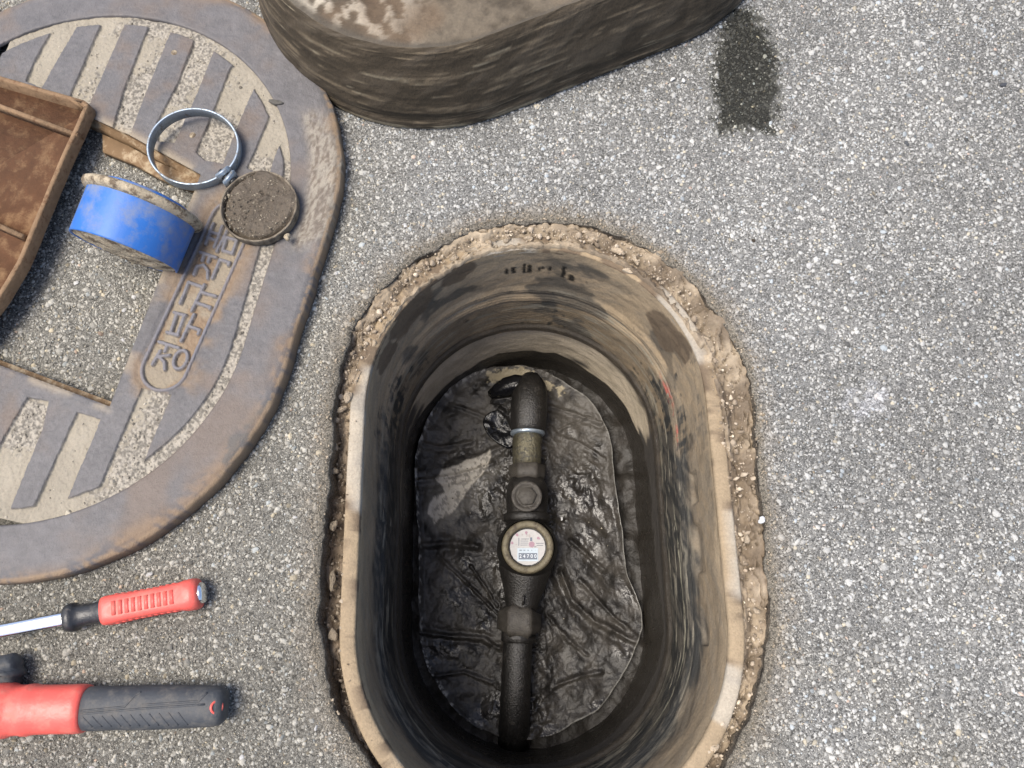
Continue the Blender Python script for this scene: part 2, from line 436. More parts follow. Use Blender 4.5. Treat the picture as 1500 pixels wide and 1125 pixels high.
def asphalt_stones():
    n = 235000
    x = RNG.uniform(-.66, .66, n); y = RNG.uniform(-.20, .74, n)
    lim = .425 + (y + .116) * .193 + .01
    r = np.exp(RNG.normal(math.log(.00100), .48, n)); r = np.clip(r, .00055, .0044)
    dp = stad_sdf(x, y, *PIT)
    k = (RNG.random(n) < np.clip(1 - (np.abs(x) - lim) / .14, 0, 1)) & (RNG.random(n) < np.clip((y + .20) / .06, 0, 1)) & (dp > .005 + r + .006 * (fbm(x, y, 60, 2, 99) - .5)) & ~covered(x, y)
    x, y, r = x[k], y[k], r[k]; n = len(x)
    c = base_asphalt(x, y)
    lum = np.minimum(np.exp(RNG.normal(.08, .37, n)), 1.38)
    c = c * lum[:, None] * 1.12
    # fewer stones of other rock
    q = RNG.random(n)
    c[q < .012] = mixc(c[q < .012], (.52, .52, .52), .7)
    c[(q > .04) & (q < .09)] *= .45
    kk = (q > .10) & (q < .15); c[kk] = c[kk] * [1.12, 1.02, .84]
    kk = (q > .15) & (q < .156); c[kk] = c[kk] * [1.12, .88, .76]
    kk = (q > .16) & (q < .21); c[kk] = c[kk] * [.86, .94, 1.03]
    c, d = tint(x, y, c)
    kk = (d < 0) & (RNG.random(n) < .06); c[kk] = c[kk] * 4
    c = np.clip(c, .02, .72)
    z = (fbm(x, y, 7, 2, 1) - .5) * .0016 - .0002 + RNG.normal(0, .0002, n)
    h = np.clip(r * .42, .0003, .0012)
    big = r > .00125
    for m, lab, four in ((big, 'larger grey, white and tan stones exposed in the asphalt surface', False), (~big, 'fine grey and white stone grains exposed in the asphalt surface', True)):
        o = chips('asphalt_aggregate', np.stack([x, y, z], -1)[m], r[m], h[m], c[m], M_CHIP, four=four)
        tagp(o, lab, 'gravel', None, 'stuff')
asphalt_stones()

# ------------------------------------------------------------------ soil between asphalt and box
def soil():
    N = 900; rings = []; cols = []
    M = 52
    for k in range(M):
        s = k / (M - 1); R0 = .1775 - .003; h0 = .100; cx0, cy0 = BOXC[0], BOXC[1]
        A = stad(cx0, cy0, BOXC[2], h0, R0, N); tA = np.arctan2(A[:, 1] - .10, A[:, 0] - .027); nA = sst(.45, .8, np.sin(tA)) * (1 - .3 * sst(.0, .1, A[:, 0])); dA = A - [cx0, cy0]; A = A - dA / np.linalg.norm(dA, axis=1)[:, None] * (nA * (.0105 + .006 * (fbm(A[:, 0], A[:, 1], 90, 3, 66) - .5)))[:, None]; B = stad(PIT[0], PIT[1], PIT[2], PIT[3], PIT[4] + .010, N)
        P = A * (1 - s) + B * s
        th = np.arctan2(P[:, 1] - .10, P[:, 0] - .027)
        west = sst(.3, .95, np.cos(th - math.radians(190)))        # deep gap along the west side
        north = sst(.2, .9, np.cos(th - math.radians(90)))
        z = -.016 - .013 * west * (1 - north) + .006 * north + (fbm(P[:, 0], P[:, 1], 40, 3, 3) - .5) * .016 + (fbm(P[:, 0], P[:, 1], 190, 3, 4) - .5) * .006
        z += .004 * np.cos(s * 9) * (1 - west)
        z = np.minimum(z, -.0045 - .002 * (1 - north))
        if s < .12: z = np.where(np.sin(th) < .7, np.minimum(z, -.012), np.minimum(z, -.0065))
        if s == 0: z = z - .008
        z = z + sst(.72, .95, s) * (1 - west) * .0045
        m = fbm(P[:, 0], P[:, 1], 60, 4, 13); m2 = fbm(P[:, 0], P[:, 1], 25, 3, 14)
        c = mixc((.15, .115, .08), (.33, .27, .195), sst(.3, .7, m * .6 + m2 * .4))
        c = mixc(c, (.30, .245, .175), north * .5)
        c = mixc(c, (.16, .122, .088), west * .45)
        cr = np.abs(fbm(P[:, 0], P[:, 1], 75, 3, 91) - .5) + (fbm(P[:, 0], P[:, 1], 300, 2, 92) - .5) * .03
        ck = sst(.030, .008, cr) * (s > .04); z = z - .0042 * ck; c = mixc(c, (.10, .078, .055), ck * .75)
        ch = sst(.52, .62, fbm(P[:, 0], P[:, 1], 115, 3, 93)); z = z + .0022 * ch; c = c * (1 + .18 * ch)[:, None]
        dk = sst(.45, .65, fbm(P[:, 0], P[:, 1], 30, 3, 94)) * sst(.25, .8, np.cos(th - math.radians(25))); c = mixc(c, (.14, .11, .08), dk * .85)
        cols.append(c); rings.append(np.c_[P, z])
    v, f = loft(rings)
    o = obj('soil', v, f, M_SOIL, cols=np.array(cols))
    tagp(o, 'loose brown soil filling the gap around the meter box', None, None, 'structure')
    # crumbs
    n = 2600; t = RNG.integers(0, N, n); s = RNG.beta(1.3, 1.3, n)
    A = stad(BOXC[0], BOXC[1], BOXC[2], .10, .172, N)[t]; B = stad(PIT[0], PIT[1], PIT[2], PIT[3], PIT[4], N)[t]
    P = A * (1 - s[:, None]) + B * s[:, None] + RNG.normal(0, .0015, (n, 2))
    th = np.arctan2(P[:, 1] - .10, P[:, 0] - .027)
    west = sst(.3, .95, np.cos(th - math.radians(190))); north = sst(.2, .9, np.cos(th - math.radians(90)))
    z = -.013 - .012 * west * (1 - north) + .006 * north
    z = np.where(s < .2, np.maximum(z, -.009), z)
    r = np.clip(np.exp(RNG.normal(math.log(.0009), .6, n)), .0004, .0042)
    c = mixc((.15, .115, .08), (.46, .39, .30), RNG.random(n) ** 1.3); c[RNG.random(n) < .06] *= 1.45
    c = c * (1 - .35 * west[:, None] * (1 - north[:, None]))
    o = chips('soil_crumbs', np.stack([P[:, 0], P[:, 1], z], -1), r, r * .55, np.clip(c * 1.15, 0, .7), M_SOIL, tilt=.4)
    tagp(o, 'dry crumbs of soil and mortar scattered round the box rim', 'soil crumbs', None, 'stuff')
soil()
def dust():
    N = 900; n = 1500; t = RNG.integers(0, N, n); o_ = RNG.exponential(.010, n)
    th = t / N * 2 * np.pi
    P = stad(PIT[0], PIT[1], PIT[2], PIT[3], PIT[4], N)[t]; nn = P - [PIT[0], PIT[1]]; nn /= np.linalg.norm(nn, axis=1)[:, None]; P = P + nn * o_[:, None]
    r = np.clip(np.exp(RNG.normal(math.log(.0007), .45, n)), .0003, .0022)
    o = chips('soil_crumbs', np.c_[P, np.full(n, .0004)], r, r * .6, mixc((.18, .145, .10), (.44, .37, .28), RNG.random(n)), M_SOIL, tilt=.4, four=True)
    tagp(o, 'loose brown crumbs spilled onto the asphalt round the pit', 'soil crumbs', None, 'stuff')
dust()

def lump(rx, ry, rz, seed, n=14, m=8):
    rg = np.random.default_rng(seed); V = []
    a = np.arange(n) / n * 2 * np.pi; wob = 1 + .22 * np.sin(a * 2 + rg.random() * 6) + .12 * np.sin(a * 3 + rg.random() * 6) + rg.normal(0, .07, n)
    for k in range(m):
        ph = -math.pi / 2 + math.pi * (k + .5) / m
        rr = math.cos(ph) ** .6
        V.append(np.stack([np.cos(a) * rr * wob * rx, np.sin(a) * rr * wob * ry, np.full(n, math.sin(ph) * rz) * (1 + rg.normal(0, .15, n))], -1))
    return loft(V, (True, True))

CLODS = [  # u, v, length, width, angle, tone, words
    (822, 346, .0095, .0032, 62, 1.15, 'narrow pale mortar splinter standing upright on the soil at the top of the pit'),
    (868, 352, .0090, .0050, -20, 1.05, 'broad flat mortar chip right of the upright splinter'),
    (905, 368, .0105, .0055, -25, 1.20, 'pale pointed mortar chip at the upper right rim of the pit'),
    (930, 380, .0085, .0045, -60, 1.25, 'lightest mortar chip, tilted, at the upper right rim'),
    (921, 396, .0110, .0045, -15, 1.25, 'long pale mortar chip lying lowest on the upper right rim'),
    (775, 350, .0080, .0045, 5, 1.00, 'rounded mortar lump at the very top of the pit'),
    (742, 352, .0070, .0040, 10, .95, 'small mortar lump left of the top lump'),
    (705, 360, .0080, .0038, 18, 1.05, 'mortar chip on the top rim toward the left'),
    (665, 378, .0085, .0040, 28, 1.0, 'flat mortar chip on the upper left rim'),
    (552, 462, .0120, .0060, 62, .72, 'big brown clod leaning in the upper left gap beside the rim'),
    (510, 582, .0100, .0060, 50, .85, 'crumbly straw coloured clod in the left gap'),
    (500, 600, .0080, .0050, 20, .95, 'knobbly tan clod under the straw coloured one in the left gap'),
    (493, 616, .0050, .0042, 0, .8, 'round pebble of soil in the left gap below the tan clod'),
    (492, 655, .0060, .0042, 80, .7, 'brown soil pellet in the left gap above the clean rim'),
    (491, 690, .0062, .0042, 85, .62, 'dark soil pellet in the left gap'),
    (489, 770, .0100, .0050, 80, .6, 'long dark clod wedged in the left gap'),
    (487, 850, .0130, .0055, 88, .55, 'longest dark clod wedged low in the left gap'),
    (488, 930, .0100, .0062, 80, .6, 'dark square clod in the lower left gap'),
    (1034, 497, .0080, .0034, -40, 1.1, 'sliver of pale mortar on the right rim soil'),
    (1108, 895, .0060, .0034, -60, 1.2, 'straw coloured chip on the lower right soil'),
    (1094, 790, .0080, .0030, 80, 1.1, 'thin pale chip standing on the right soil band'),
    (1046, 1095, .0080, .0050, 50, 1.2, 'pale chip at the bottom right of the pit'),
]
def clods():
    for i, (u, v, L, W, a, tone, lab) in enumerate(CLODS):
        z = -.010 if u > 520 or v < 590 else -.016
        p = at(u, v, z)
        vv, ff = lump(L * .62, W * .62, .0034, 100 + i)
        cols = np.full((len(vv), 3), 1.0) * np.array([.34, .28, .205]) * tone
        o = obj('soil_clod', vv, ff, M_SOIL, cols=cols, smooth=False)
        o.location = p; o.rotation_euler = (random.uniform(-.2, .2), random.uniform(-.2, .2), math.radians(a))
        tagp(o, lab, 'clod', 'soil clods and mortar chips around the pit rim')
clods()

# ------------------------------------------------------------------ meter box (walls + rim)
def meter_box():
    org = np.array([.02, .1, -.37])
    T = thing('meter_box', org, 'oval black plastic meter box lining the pit, walls smeared with tan mud', 'meter box')
    prof = [(-.0125, 0), (-.030, -.0006), (-.060, -.0012), (-.094, -.0026), (-.102, -.0050), (-.108, -.0052), (-.112, -.0034), (-.120, -.0060), (-.126, -.0070),
            (-.132, -.0056), (-.150, -.0066), (-.185, -.0080), (-.196, -.0086), (-.199, -.0125), (-.2075, -.0135), (-.211, -.0105), (-.216, -.0080), (-.225, -.0084), (-.262, -.0092), (-.30, -.0100), (-.34, -.011), (-.375, -.012)]
    zz = np.concatenate([np.linspace(-.0125, -.375, 230)]); pr = np.array(prof)[::-1]
    dR = np.interp(zz, pr[:, 0], pr[:, 1])
    N = 900; c, n = stad_cn(N)
    rings = []; cols = []; wet = []
    for z, dr in zip(zz, dR):
        k = min(1, -z / .34)
        cx = BOXC[0] * (1 - k) + .0185 * k
        P0 = stad(cx, BOXC[1], BOXC[2], BOXC[3], .163 + dr, N)
        th = np.arctan2(P0[:, 1] - .10, P0[:, 0] - .02)
        arc = th * .16
        nn = P0 - np.array([cx, .1]); nn /= np.linalg.norm(nn, axis=1)[:, None]
        zs = np.full(N, z)
        # ring ridges on the mid wall, scuffed
        rid = (.0006 * np.sin(z * 1250) + .0004 * np.sin(z * 2600 + 1)) * (1 if -.20 < z < -.10 else .12)
        east = sst(.2, .9, np.cos(th)); westw = sst(.2, .9, -np.cos(th)); north = sst(.3, .95, np.sin(th))
        disp = rid * (1 - .5 * north) + (fbm(np.cos(th) * .16, np.sin(th) * .16, 60, 4, 5, zs) - .5) * .0026
        # moulded slots in the long sides
        for (a0, z0, dl, hz) in [(at2(1008, 715, -.08)[1] - .10, -.078, .017, .014), (at2(1010, 802, -.08)[1] - .10, -.080, .026, .015), (at2(1010, 915, -.08)[1] - .10, -.080, .020, .013)]:
            w_ = sst(hz, hz * .55, abs(z - z0)) * sst(dl, dl * .8, np.abs((P0[:, 1] - .10) - a0)) * (np.cos(th) > .3)
            disp = disp + .004 * w_
        P = P0 + nn * disp[:, None]
        rings.append(np.c_[P, zs])
        # ---- smears on the wall and its tones by side and depth
        streak = fbm(arc, zs, 1, 4, 51, None) * 0 + fbm(arc * 1.0, zs * .20, 230, 4, 61, None, .6)          # runs down
        hor = fbm(arc * .12, zs, 260, 4, 71)                                                       # runs round
        blot = fbm(arc, zs, 42, 4, 81)
        diag = fbm(arc + zs * .9, zs * .35 - arc * .2, 120, 3, 91)
        black = np.array([.038, .038, .035]); grey = np.array([.20, .175, .135]); tan = np.array([.34, .262, .168]); brown = np.array([.125, .092, .060])
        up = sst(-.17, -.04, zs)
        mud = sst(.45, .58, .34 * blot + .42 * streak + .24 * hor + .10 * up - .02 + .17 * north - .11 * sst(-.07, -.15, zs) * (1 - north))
        mside = sst(.30, .80, .80 * sst(-.150, -.045, zs) + .22 * (diag - .5) + .34 * (blot - .5) + .18 * (hor - .5) + .08 * (streak - .5))
        nk = sst(.15, .75, np.sin(th))
        mud = mud * nk + mside * (1 - nk)
        cc = mixc(black, mixc(tan * .80, tan, nk), mud)  # north mud painted lighter for its sky light, side mud darker
        cc = mixc(cc, grey, sst(.45, .6, diag) * .35)
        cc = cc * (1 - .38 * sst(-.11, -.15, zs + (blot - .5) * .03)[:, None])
        cc = mixc(cc, black * 1.3, sst(.50, .60, fbm(arc, zs * .8, 34, 4, 64) + .12 * sst(.05, 0, np.abs(arc - .245)) * 1 - .13 + .08 * sst(.04, .0, np.abs(zs + .09))) * .75 * north)
        cc = mixc(cc, tan * 1.1, sst(-.035, -.014, zs + (blot - .5) * .05) * .75)                  # dusty top band
        # light scratches running round
        cc = mixc(cc, (.24, .22, .17), sst(.60, .72, hor) * sst(-.23, -.16, zs) * sst(-.08, -.12, zs) * .8)
        # long pale scrape along the east wall
        dsc = np.abs(zs + .150 + .006 * np.sin(arc * 22)) + (fbm(arc, zs, 300, 2, 15) - .5) * .003
        cc = mixc(cc, (.36, .34, .25), sst(.0018, .0006, dsc) * east * sst(.02, -.04, P0[:, 1] - .12) * .8)
        # red scuffs
        drd = np.abs(zs + .118) + (fbm(arc, zs, 240, 3, 16) - .5) * .022
        cc = mixc(cc, (.36, .085, .065), sst(.0035, .001, drd) * sst(.42, .56, fbm(arc, zs, 90, 3, 19)) * (np.cos(th) > .2) * sst(.175, .19, P0[:, 1]) * sst(.27, .24, P0[:, 1]) * .85)
        # drips near the top of the north wall
        dr_ = np.zeros(N)
        for (px, top, ln, ww) in [(742, -.052, .010, .0028), (752, -.050, .012, .003), (768, -.044, .020, .0022), (776, -.046, .018, .003), (790, -.053, .006, .002), (806, -.050, .006, .002), (826, -.045, .022, .003), (838, -.060, .010, .0045), (795, -.05, .004, .002)]:
            x0 = at2(px, 400, -.05)[0] * 1.0
            q = sst(ww, ww * .5, np.abs(P0[:, 0] - x0) + (fbm(arc, zs, 500, 2, 6) - .5) * .003) * sst(top + .003, top, zs) * sst(top - ln - .003, top - ln, zs) * (np.sin(th) > .6)
            dr_ = np.maximum(dr_, q)
        cc = mixc(cc, (.012, .012, .012), dr_ * .95)
        # brown damp patches: upper right, upper left
        for (ax, ay, az, rr) in [(.150, .285, -.045, .030), (.163, .262, -.032, .018), (-.098, .300, -.026, .036), (-.055, .338, -.030, .026), (-.125, .25, -.05, .02)]:
            dd = np.sqrt((P0[:, 0] - ax) ** 2 + (P0[:, 1] - ay) ** 2 + (zs - az) ** 2) + (blot - .5) * .03
            cc = mixc(cc, brown, sst(rr, rr * .85, dd) * .9)
        # lower skirt: smooth grey silt, shade painted over its sides, wavy tide line, wet below
        low = sst(-.209, -.213, zs)
        silt = mixc((.48, .41, .305), (.40, .34, .25), sst(.4, .6, fbm(arc, zs, 30, 4, 23)))
        side = 1 - north
        silt = mixc(silt, (.055, .050, .044), sst(.40, .62, fbm(arc, zs, 24, 3, 24) + side * .62 - .26))
        cc = mixc(cc, silt, low)
        tide = -.300 + (fbm(arc, zs * 0, 26, 4, 25) - .5) * .045 + .04 * side
        wt = sst(.002, -.002, zs - tide)
        cc = mixc(cc, (.030, .026, .021), wt)
        lipd = sst(.009, .004, np.abs(zs + .201 + (fbm(arc, zs * 0, 60, 3, 26) - .5) * .006))
        cc = mixc(cc, (.035, .030, .024), lipd * .9)
        cols.append(cc); wet.append(np.clip(wt * .9 + lipd * .6 + dr_ + .35 * (1 - mud) * sst(-.1, -.2, zs), 0, 1))
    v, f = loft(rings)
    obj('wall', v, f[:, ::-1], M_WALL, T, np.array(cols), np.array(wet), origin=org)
    # rim
    pr = [(-.060, .0150), (-.030, .0150), (-.013, .0148), (-.0085, .0138), (-.0075, .012), (-.0078, .0020), (-.0092, .0003), (-.0126, .0001), (-.016, -.0002)]
    rings = []; cols = []
    for z, dr in pr:
        P = stad(BOXC[0], BOXC[1], BOXC[2], BOXC[3], .163 + dr, N)
        th = np.arctan2(P[:, 1] - .10, P[:, 0] - .02)
        nz = fbm(P[:, 0], P[:, 1], 50, 4, 33); n2 = fbm(P[:, 0], P[:, 1], 140, 3, 34)
        north = sst(.1, .6, np.sin(th))
        rings.append(np.c_[P, z + (n2 - .5) * .0012 - north * .0035])
        c = mixc((.31, .24, .155), (.25, .195, .13), nz)
        c = mixc(c, (.14, .105, .072), sst(.56, .66, nz * .8 + n2 * .2 + north * .16))
        c = mixc(c, (.42, .39, .33), sst(.52, .6, fbm(P[:, 0], P[:, 1], 18, 2, 35)) * .6)
        cols.append(c)
    v, f = loft(rings)
    obj('rim', v, f, M_SOIL, T, np.array(cols), origin=org)
meter_box()

def pit_floor():
    N = 360; rings = []; cols = []
    for s in np.linspace(1.12, .02, 40):
        P = stad(.0185, .098, BOXC[2], .10 * s, .150 * s, N)
        z = -.358 + (fbm(P[:, 0], P[:, 1], 50, 4, 8) - .5) * .018
        rings.append(np.c_[P, z]); cols.append(mixc((.010, .009, .007), (.026, .022, .018), fbm(P[:, 0], P[:, 1], 80, 3, 9)))
    v, f = loft(rings)
    o = obj('mud', v, f, M_SHEET, None, np.array(cols), np.full(N * 40, .15))
    tagp(o, 'dark wet mud at the bottom of the pit', None, None, 'structure')
pit_floor()

# ------------------------------------------------------------------ muddy plastic sheet on the pit floor
ZS = -.340
CREASE = [  # polyline in photo positions, height, width
    ([(608, 706), (650, 700), (690, 692), (722, 680)], .0045, .0026),
    ([(622, 650), (645, 654), (690, 648)], .0030, .0022),
    ([(660, 592), (690, 603), (712, 612)], .0035, .0022),
    ([(612, 800), (660, 795), (700, 802)], .0060, .0035),
    ([(606, 925), (660, 932), (705, 935), (732, 950)], .0055, .0025),
    ([(640, 812), (690, 860), (735, 905)], .0035, .0018),
    ([(690, 830), (712, 862), (728, 888)], .0030, .0016),
    ([(822, 838), (838, 880), (870, 910), (935, 942)], .0070, .0035),
    ([(835, 792), (862, 815), (885, 835)], .0035, .0024),
    ([(850, 850), (900, 905), (940, 938)], .0045, .0026),
    ([(880, 835), (905, 815), (912, 840)], .0040, .0035),
    ([(800, 900), (830, 935), (860, 960)], .0035, .0022),
    ([(818, 640), (850, 648), (885, 672)], .0020, .0018),
    ([(806, 596), (840, 605), (880, 620)], .0042, .0022),
    ([(820, 630), (860, 610), (872, 612)], .0025, .0018),
    ([(702, 668), (735, 655)], .0030, .0030),
    ([(812, 1005), (850, 990), (880, 985)], .0045, .0025),
    ([(640, 990), (680, 985), (720, 1000)], .0030, .0020),
]
PATCH = [(648, 688), (672, 681), (718, 660), (722, 668), (708, 695), (692, 712), (664, 748), (636, 768), (627, 752), (634, 728), (652, 722), (640, 700)]
def sheet():
    org = (.0099, .102, ZS)
    N = 640; M = 190; rings = []; cols = []; wet = []
    cre = [([at2(*p, ZS) for p in L], hh, ww) for L, hh, ww in CREASE]
    patch = [at2(*p, ZS) for p in PATCH]
    tans = [([at2(u, v, ZS) for u, v in L], k) for L, k in [([(712, 545), (770, 540), (792, 556), (762, 562), (718, 560)], .62), ([(768, 560), (808, 561), (806, 570), (778, 571)], .95), ([(810, 564), (828, 568), (820, 577)], .6)]]
    full = stad(.0099, .102, math.radians(94), .108, .1357, N)
    # the edge pulls in on the right half way up, and bulges at the lower right
    th = np.arctan2(full[:, 1] - .102, full[:, 0] - .01)
    jj = 1 + .022 * np.sin(th * 7 + 1) * .4 + (fbm(full[:, 0], full[:, 1], 26, 3, 77) - .5) * .035
    tip = at2(948, 905, ZS)
    ang = math.atan2(tip[1] - .102, tip[0] - .01)
    jj += .12 * np.exp(-((th - ang) / .19) ** 2)
    ring = (full - np.array([.0099, .102])) * jj[:, None]
    for s in np.linspace(0, 1, M):
        s2 = s if s < .97 else .97 + (s - .97) * .9
        P = ring * s2 + np.array([.0099, .102])
        x, y = P[:, 0], P[:, 1]
        z = np.full(N, 0.0)
        z += (fbm(x, y, 22, 3, 4) - .5) * .012 + (fbm(x, y, 80, 3, 5) - .5) * .0045 + (fbm(x, y, 200, 2, 55) - .5) * .0006 
        rough = sst(.052, .012, np.abs(x - .02)) * .9 + .5 * np.exp(-(((x - at2(858, 705, ZS)[0]) / .03) ** 2 + ((y - at2(858, 705, ZS)[1]) / .035) ** 2))
        ww = fbm(x, y, 130, 2, 6)
        z += (.04 + rough) * (np.abs(ww - .5) * -.009 + .001) * (.25 + 1.2 * fbm(x, y, 30, 2, 57))  + sst(.06, .0, np.abs(x - .02)) * .006
        for L, hh, wd in cre:
            d = line_d(x, y, L); d = d + (ww - .5) * .003; z += .75 * hh * (.30 + .9 * fbm(x, y, 45, 2, 88)) * np.exp(-(d / wd) ** 2) - .3 * hh * np.exp(-((d - 2.3 * wd) / (1.4 * wd)) ** 2)
        z += .004 * sst(.93, 1, s) - (.010 if s == 1 else 0)
        rings.append(np.c_[P, ZS + z])
        n1 = fbm(x, y, 60, 4, 17); n2 = fbm(x, y, 260, 3, 18)
        c = mixc((.012, .0108, .0095), (.036, .032, .027), sst(.3, .7, n1))
        up = sst(.16, .30, y)
        c = mixc(c, (.062, .056, .048), up * sst(.3, .6, n1 + .1))
        d = poly_sdf(x, y, patch) + (n1 - .5) * .010
        k = sst(.0015, -.0015, d); c = mixc(c, (.42, .385, .32), k * (1 - .5 * sst(.55, .6, n2)))
        d3 = poly_sdf(x, y, [at2(*p, ZS) for p in [(628, 700), (700, 690), (740, 680), (700, 740), (640, 780), (618, 760)]])
        c = mixc(c, (.12, .11, .092), sst(.006, -.006, d3) * (1 - k) * .65)
        w_ = (.35 + .65 * sst(.42, .62, fbm(x, y, 28, 3, 58) + .25 * (rough - .4))) * (1 - .8 * k) * (1 - .45 * up)
        for T_, kk in tans:
            d = poly_sdf(x, y, T_) + (n2 - .5) * .018
            q = sst(.001, -.002, d) * kk; c = mixc(c, (.42, .36, .24), q); w_ = w_ * (1 - q)
        # pale flecks along the left edge, painted light reflection on the right edge
        fl = sst(.955, .985, s) * (np.cos(th) < -.2) * sst(.54, .62, n2)
        c = mixc(c, (.32, .31, .28), fl * .8)
        q = (s > .985) * (np.cos(th) > .2) * 1.0
        c = mixc(c, (.16, .155, .14), q * .7)
        cols.append(c); wet.append(np.clip(w_, 0, 1))
    v, f = loft(rings)
    o = obj('plastic_sheet', v, f[:, ::-1], M_SHEET, None, np.array(cols), np.array(wet), origin=org)
    o.location = org
    tagp(o, 'creased plastic sheet coated in wet black mud around the water meter', 'plastic sheet')
    n = 260; a = RNG.uniform(0, 2 * np.pi, n); rr = np.sqrt(RNG.random(n)) * .12
    P = np.stack([.01 + np.cos(a) * rr, .10 + np.sin(a) * rr * 1.6, np.full(n, ZS + .0045)], -1)
    r = np.clip(np.exp(RNG.normal(math.log(.0006), .5, n)), .0003, .002)
    o = chips('mud_crumbs', P, r, r * .8, mixc((.05, .045, .038), (.34, .31, .25), RNG.random(n) ** 3), M_SOIL, tilt=.3)
    tagp(o, 'tiny grains of grit stuck to the muddy sheet', 'grit', None, 'stuff')
    wc = at(823, 760, ZS + .012); vv, ff = lump(.0016, .0020, .0010, 9)
    o = obj('chip', vv, ff, M_SOIL, cols=np.full((len(vv), 3), .6)); o.location = wc
    tagp(o, 'tiny white chip on the black mud to the upper right of the dial', 'chip')
sheet()

# torn openings in the sheet with glossy black plastic inside
def crumple(name, P, z, amp, mat, label, seed, parent=None, bowl=.006):
    P = np.array([at2(u, v, z) for u, v in P]); c = P.mean(0); n0 = len(P); n = 72
    seg = []
    for k in range(n):
        t = k / n * n0; i = int(t); q = t - i
        p0, p1, p2, p3 = P[(i - 1) % n0], P[i % n0], P[(i + 1) % n0], P[(i + 2) % n0]
        seg.append(.5 * ((2 * p1) + (-p0 + p2) * q + (2 * p0 - 5 * p1 + 4 * p2 - p3) * q * q + (-p0 + 3 * p1 - 3 * p2 + p3) * q ** 3))
    O = np.array(seg); rings = []
    for s in (1.0, .97, .9, .8, .68, .55, .42, .3, .18, .08):
        R = c + (O - c) * s
        zz = z + amp * (np.abs(fbm(R[:, 0], R[:, 1], 55, 3, seed) - .5) * 3) + bowl * (1 - s) - (.006 if s == 1 else 0)
        rings.append(np.c_[R, zz])
    v, f = loft(rings, (False, True))
    o = obj(name, v, f, mat, parent, origin=(c[0], c[1], z)); o.location = (c[0], c[1], z)
    return tagp(o, label, 'plastic flap') if label else o
crumple('plastic_flap', [(718, 590), (724, 580), (745, 578), (762, 580), (758, 592), (740, 594)], ZS + .018, .006, M_PIPE, 'muddy fold of plastic tucked under the black arm left of the sleeve', 5)
crumple('plastic_flap', [(708, 612), (728, 600), (750, 612), (756, 640), (748, 656), (728, 648), (712, 632)], ZS + .016, .004, M_GLOSS, 'rounded glossy black hole in the sheet left of the pipe joint', 8, bowl=-.005)
crumple('plastic_flap', [(728, 600), (742, 588), (758, 600), (760, 640), (752, 636), (742, 615)], ZS + .020, .008, M_PIPE, 'rumpled muddy strip of plastic between the glossy hole and the black sleeve', 12)

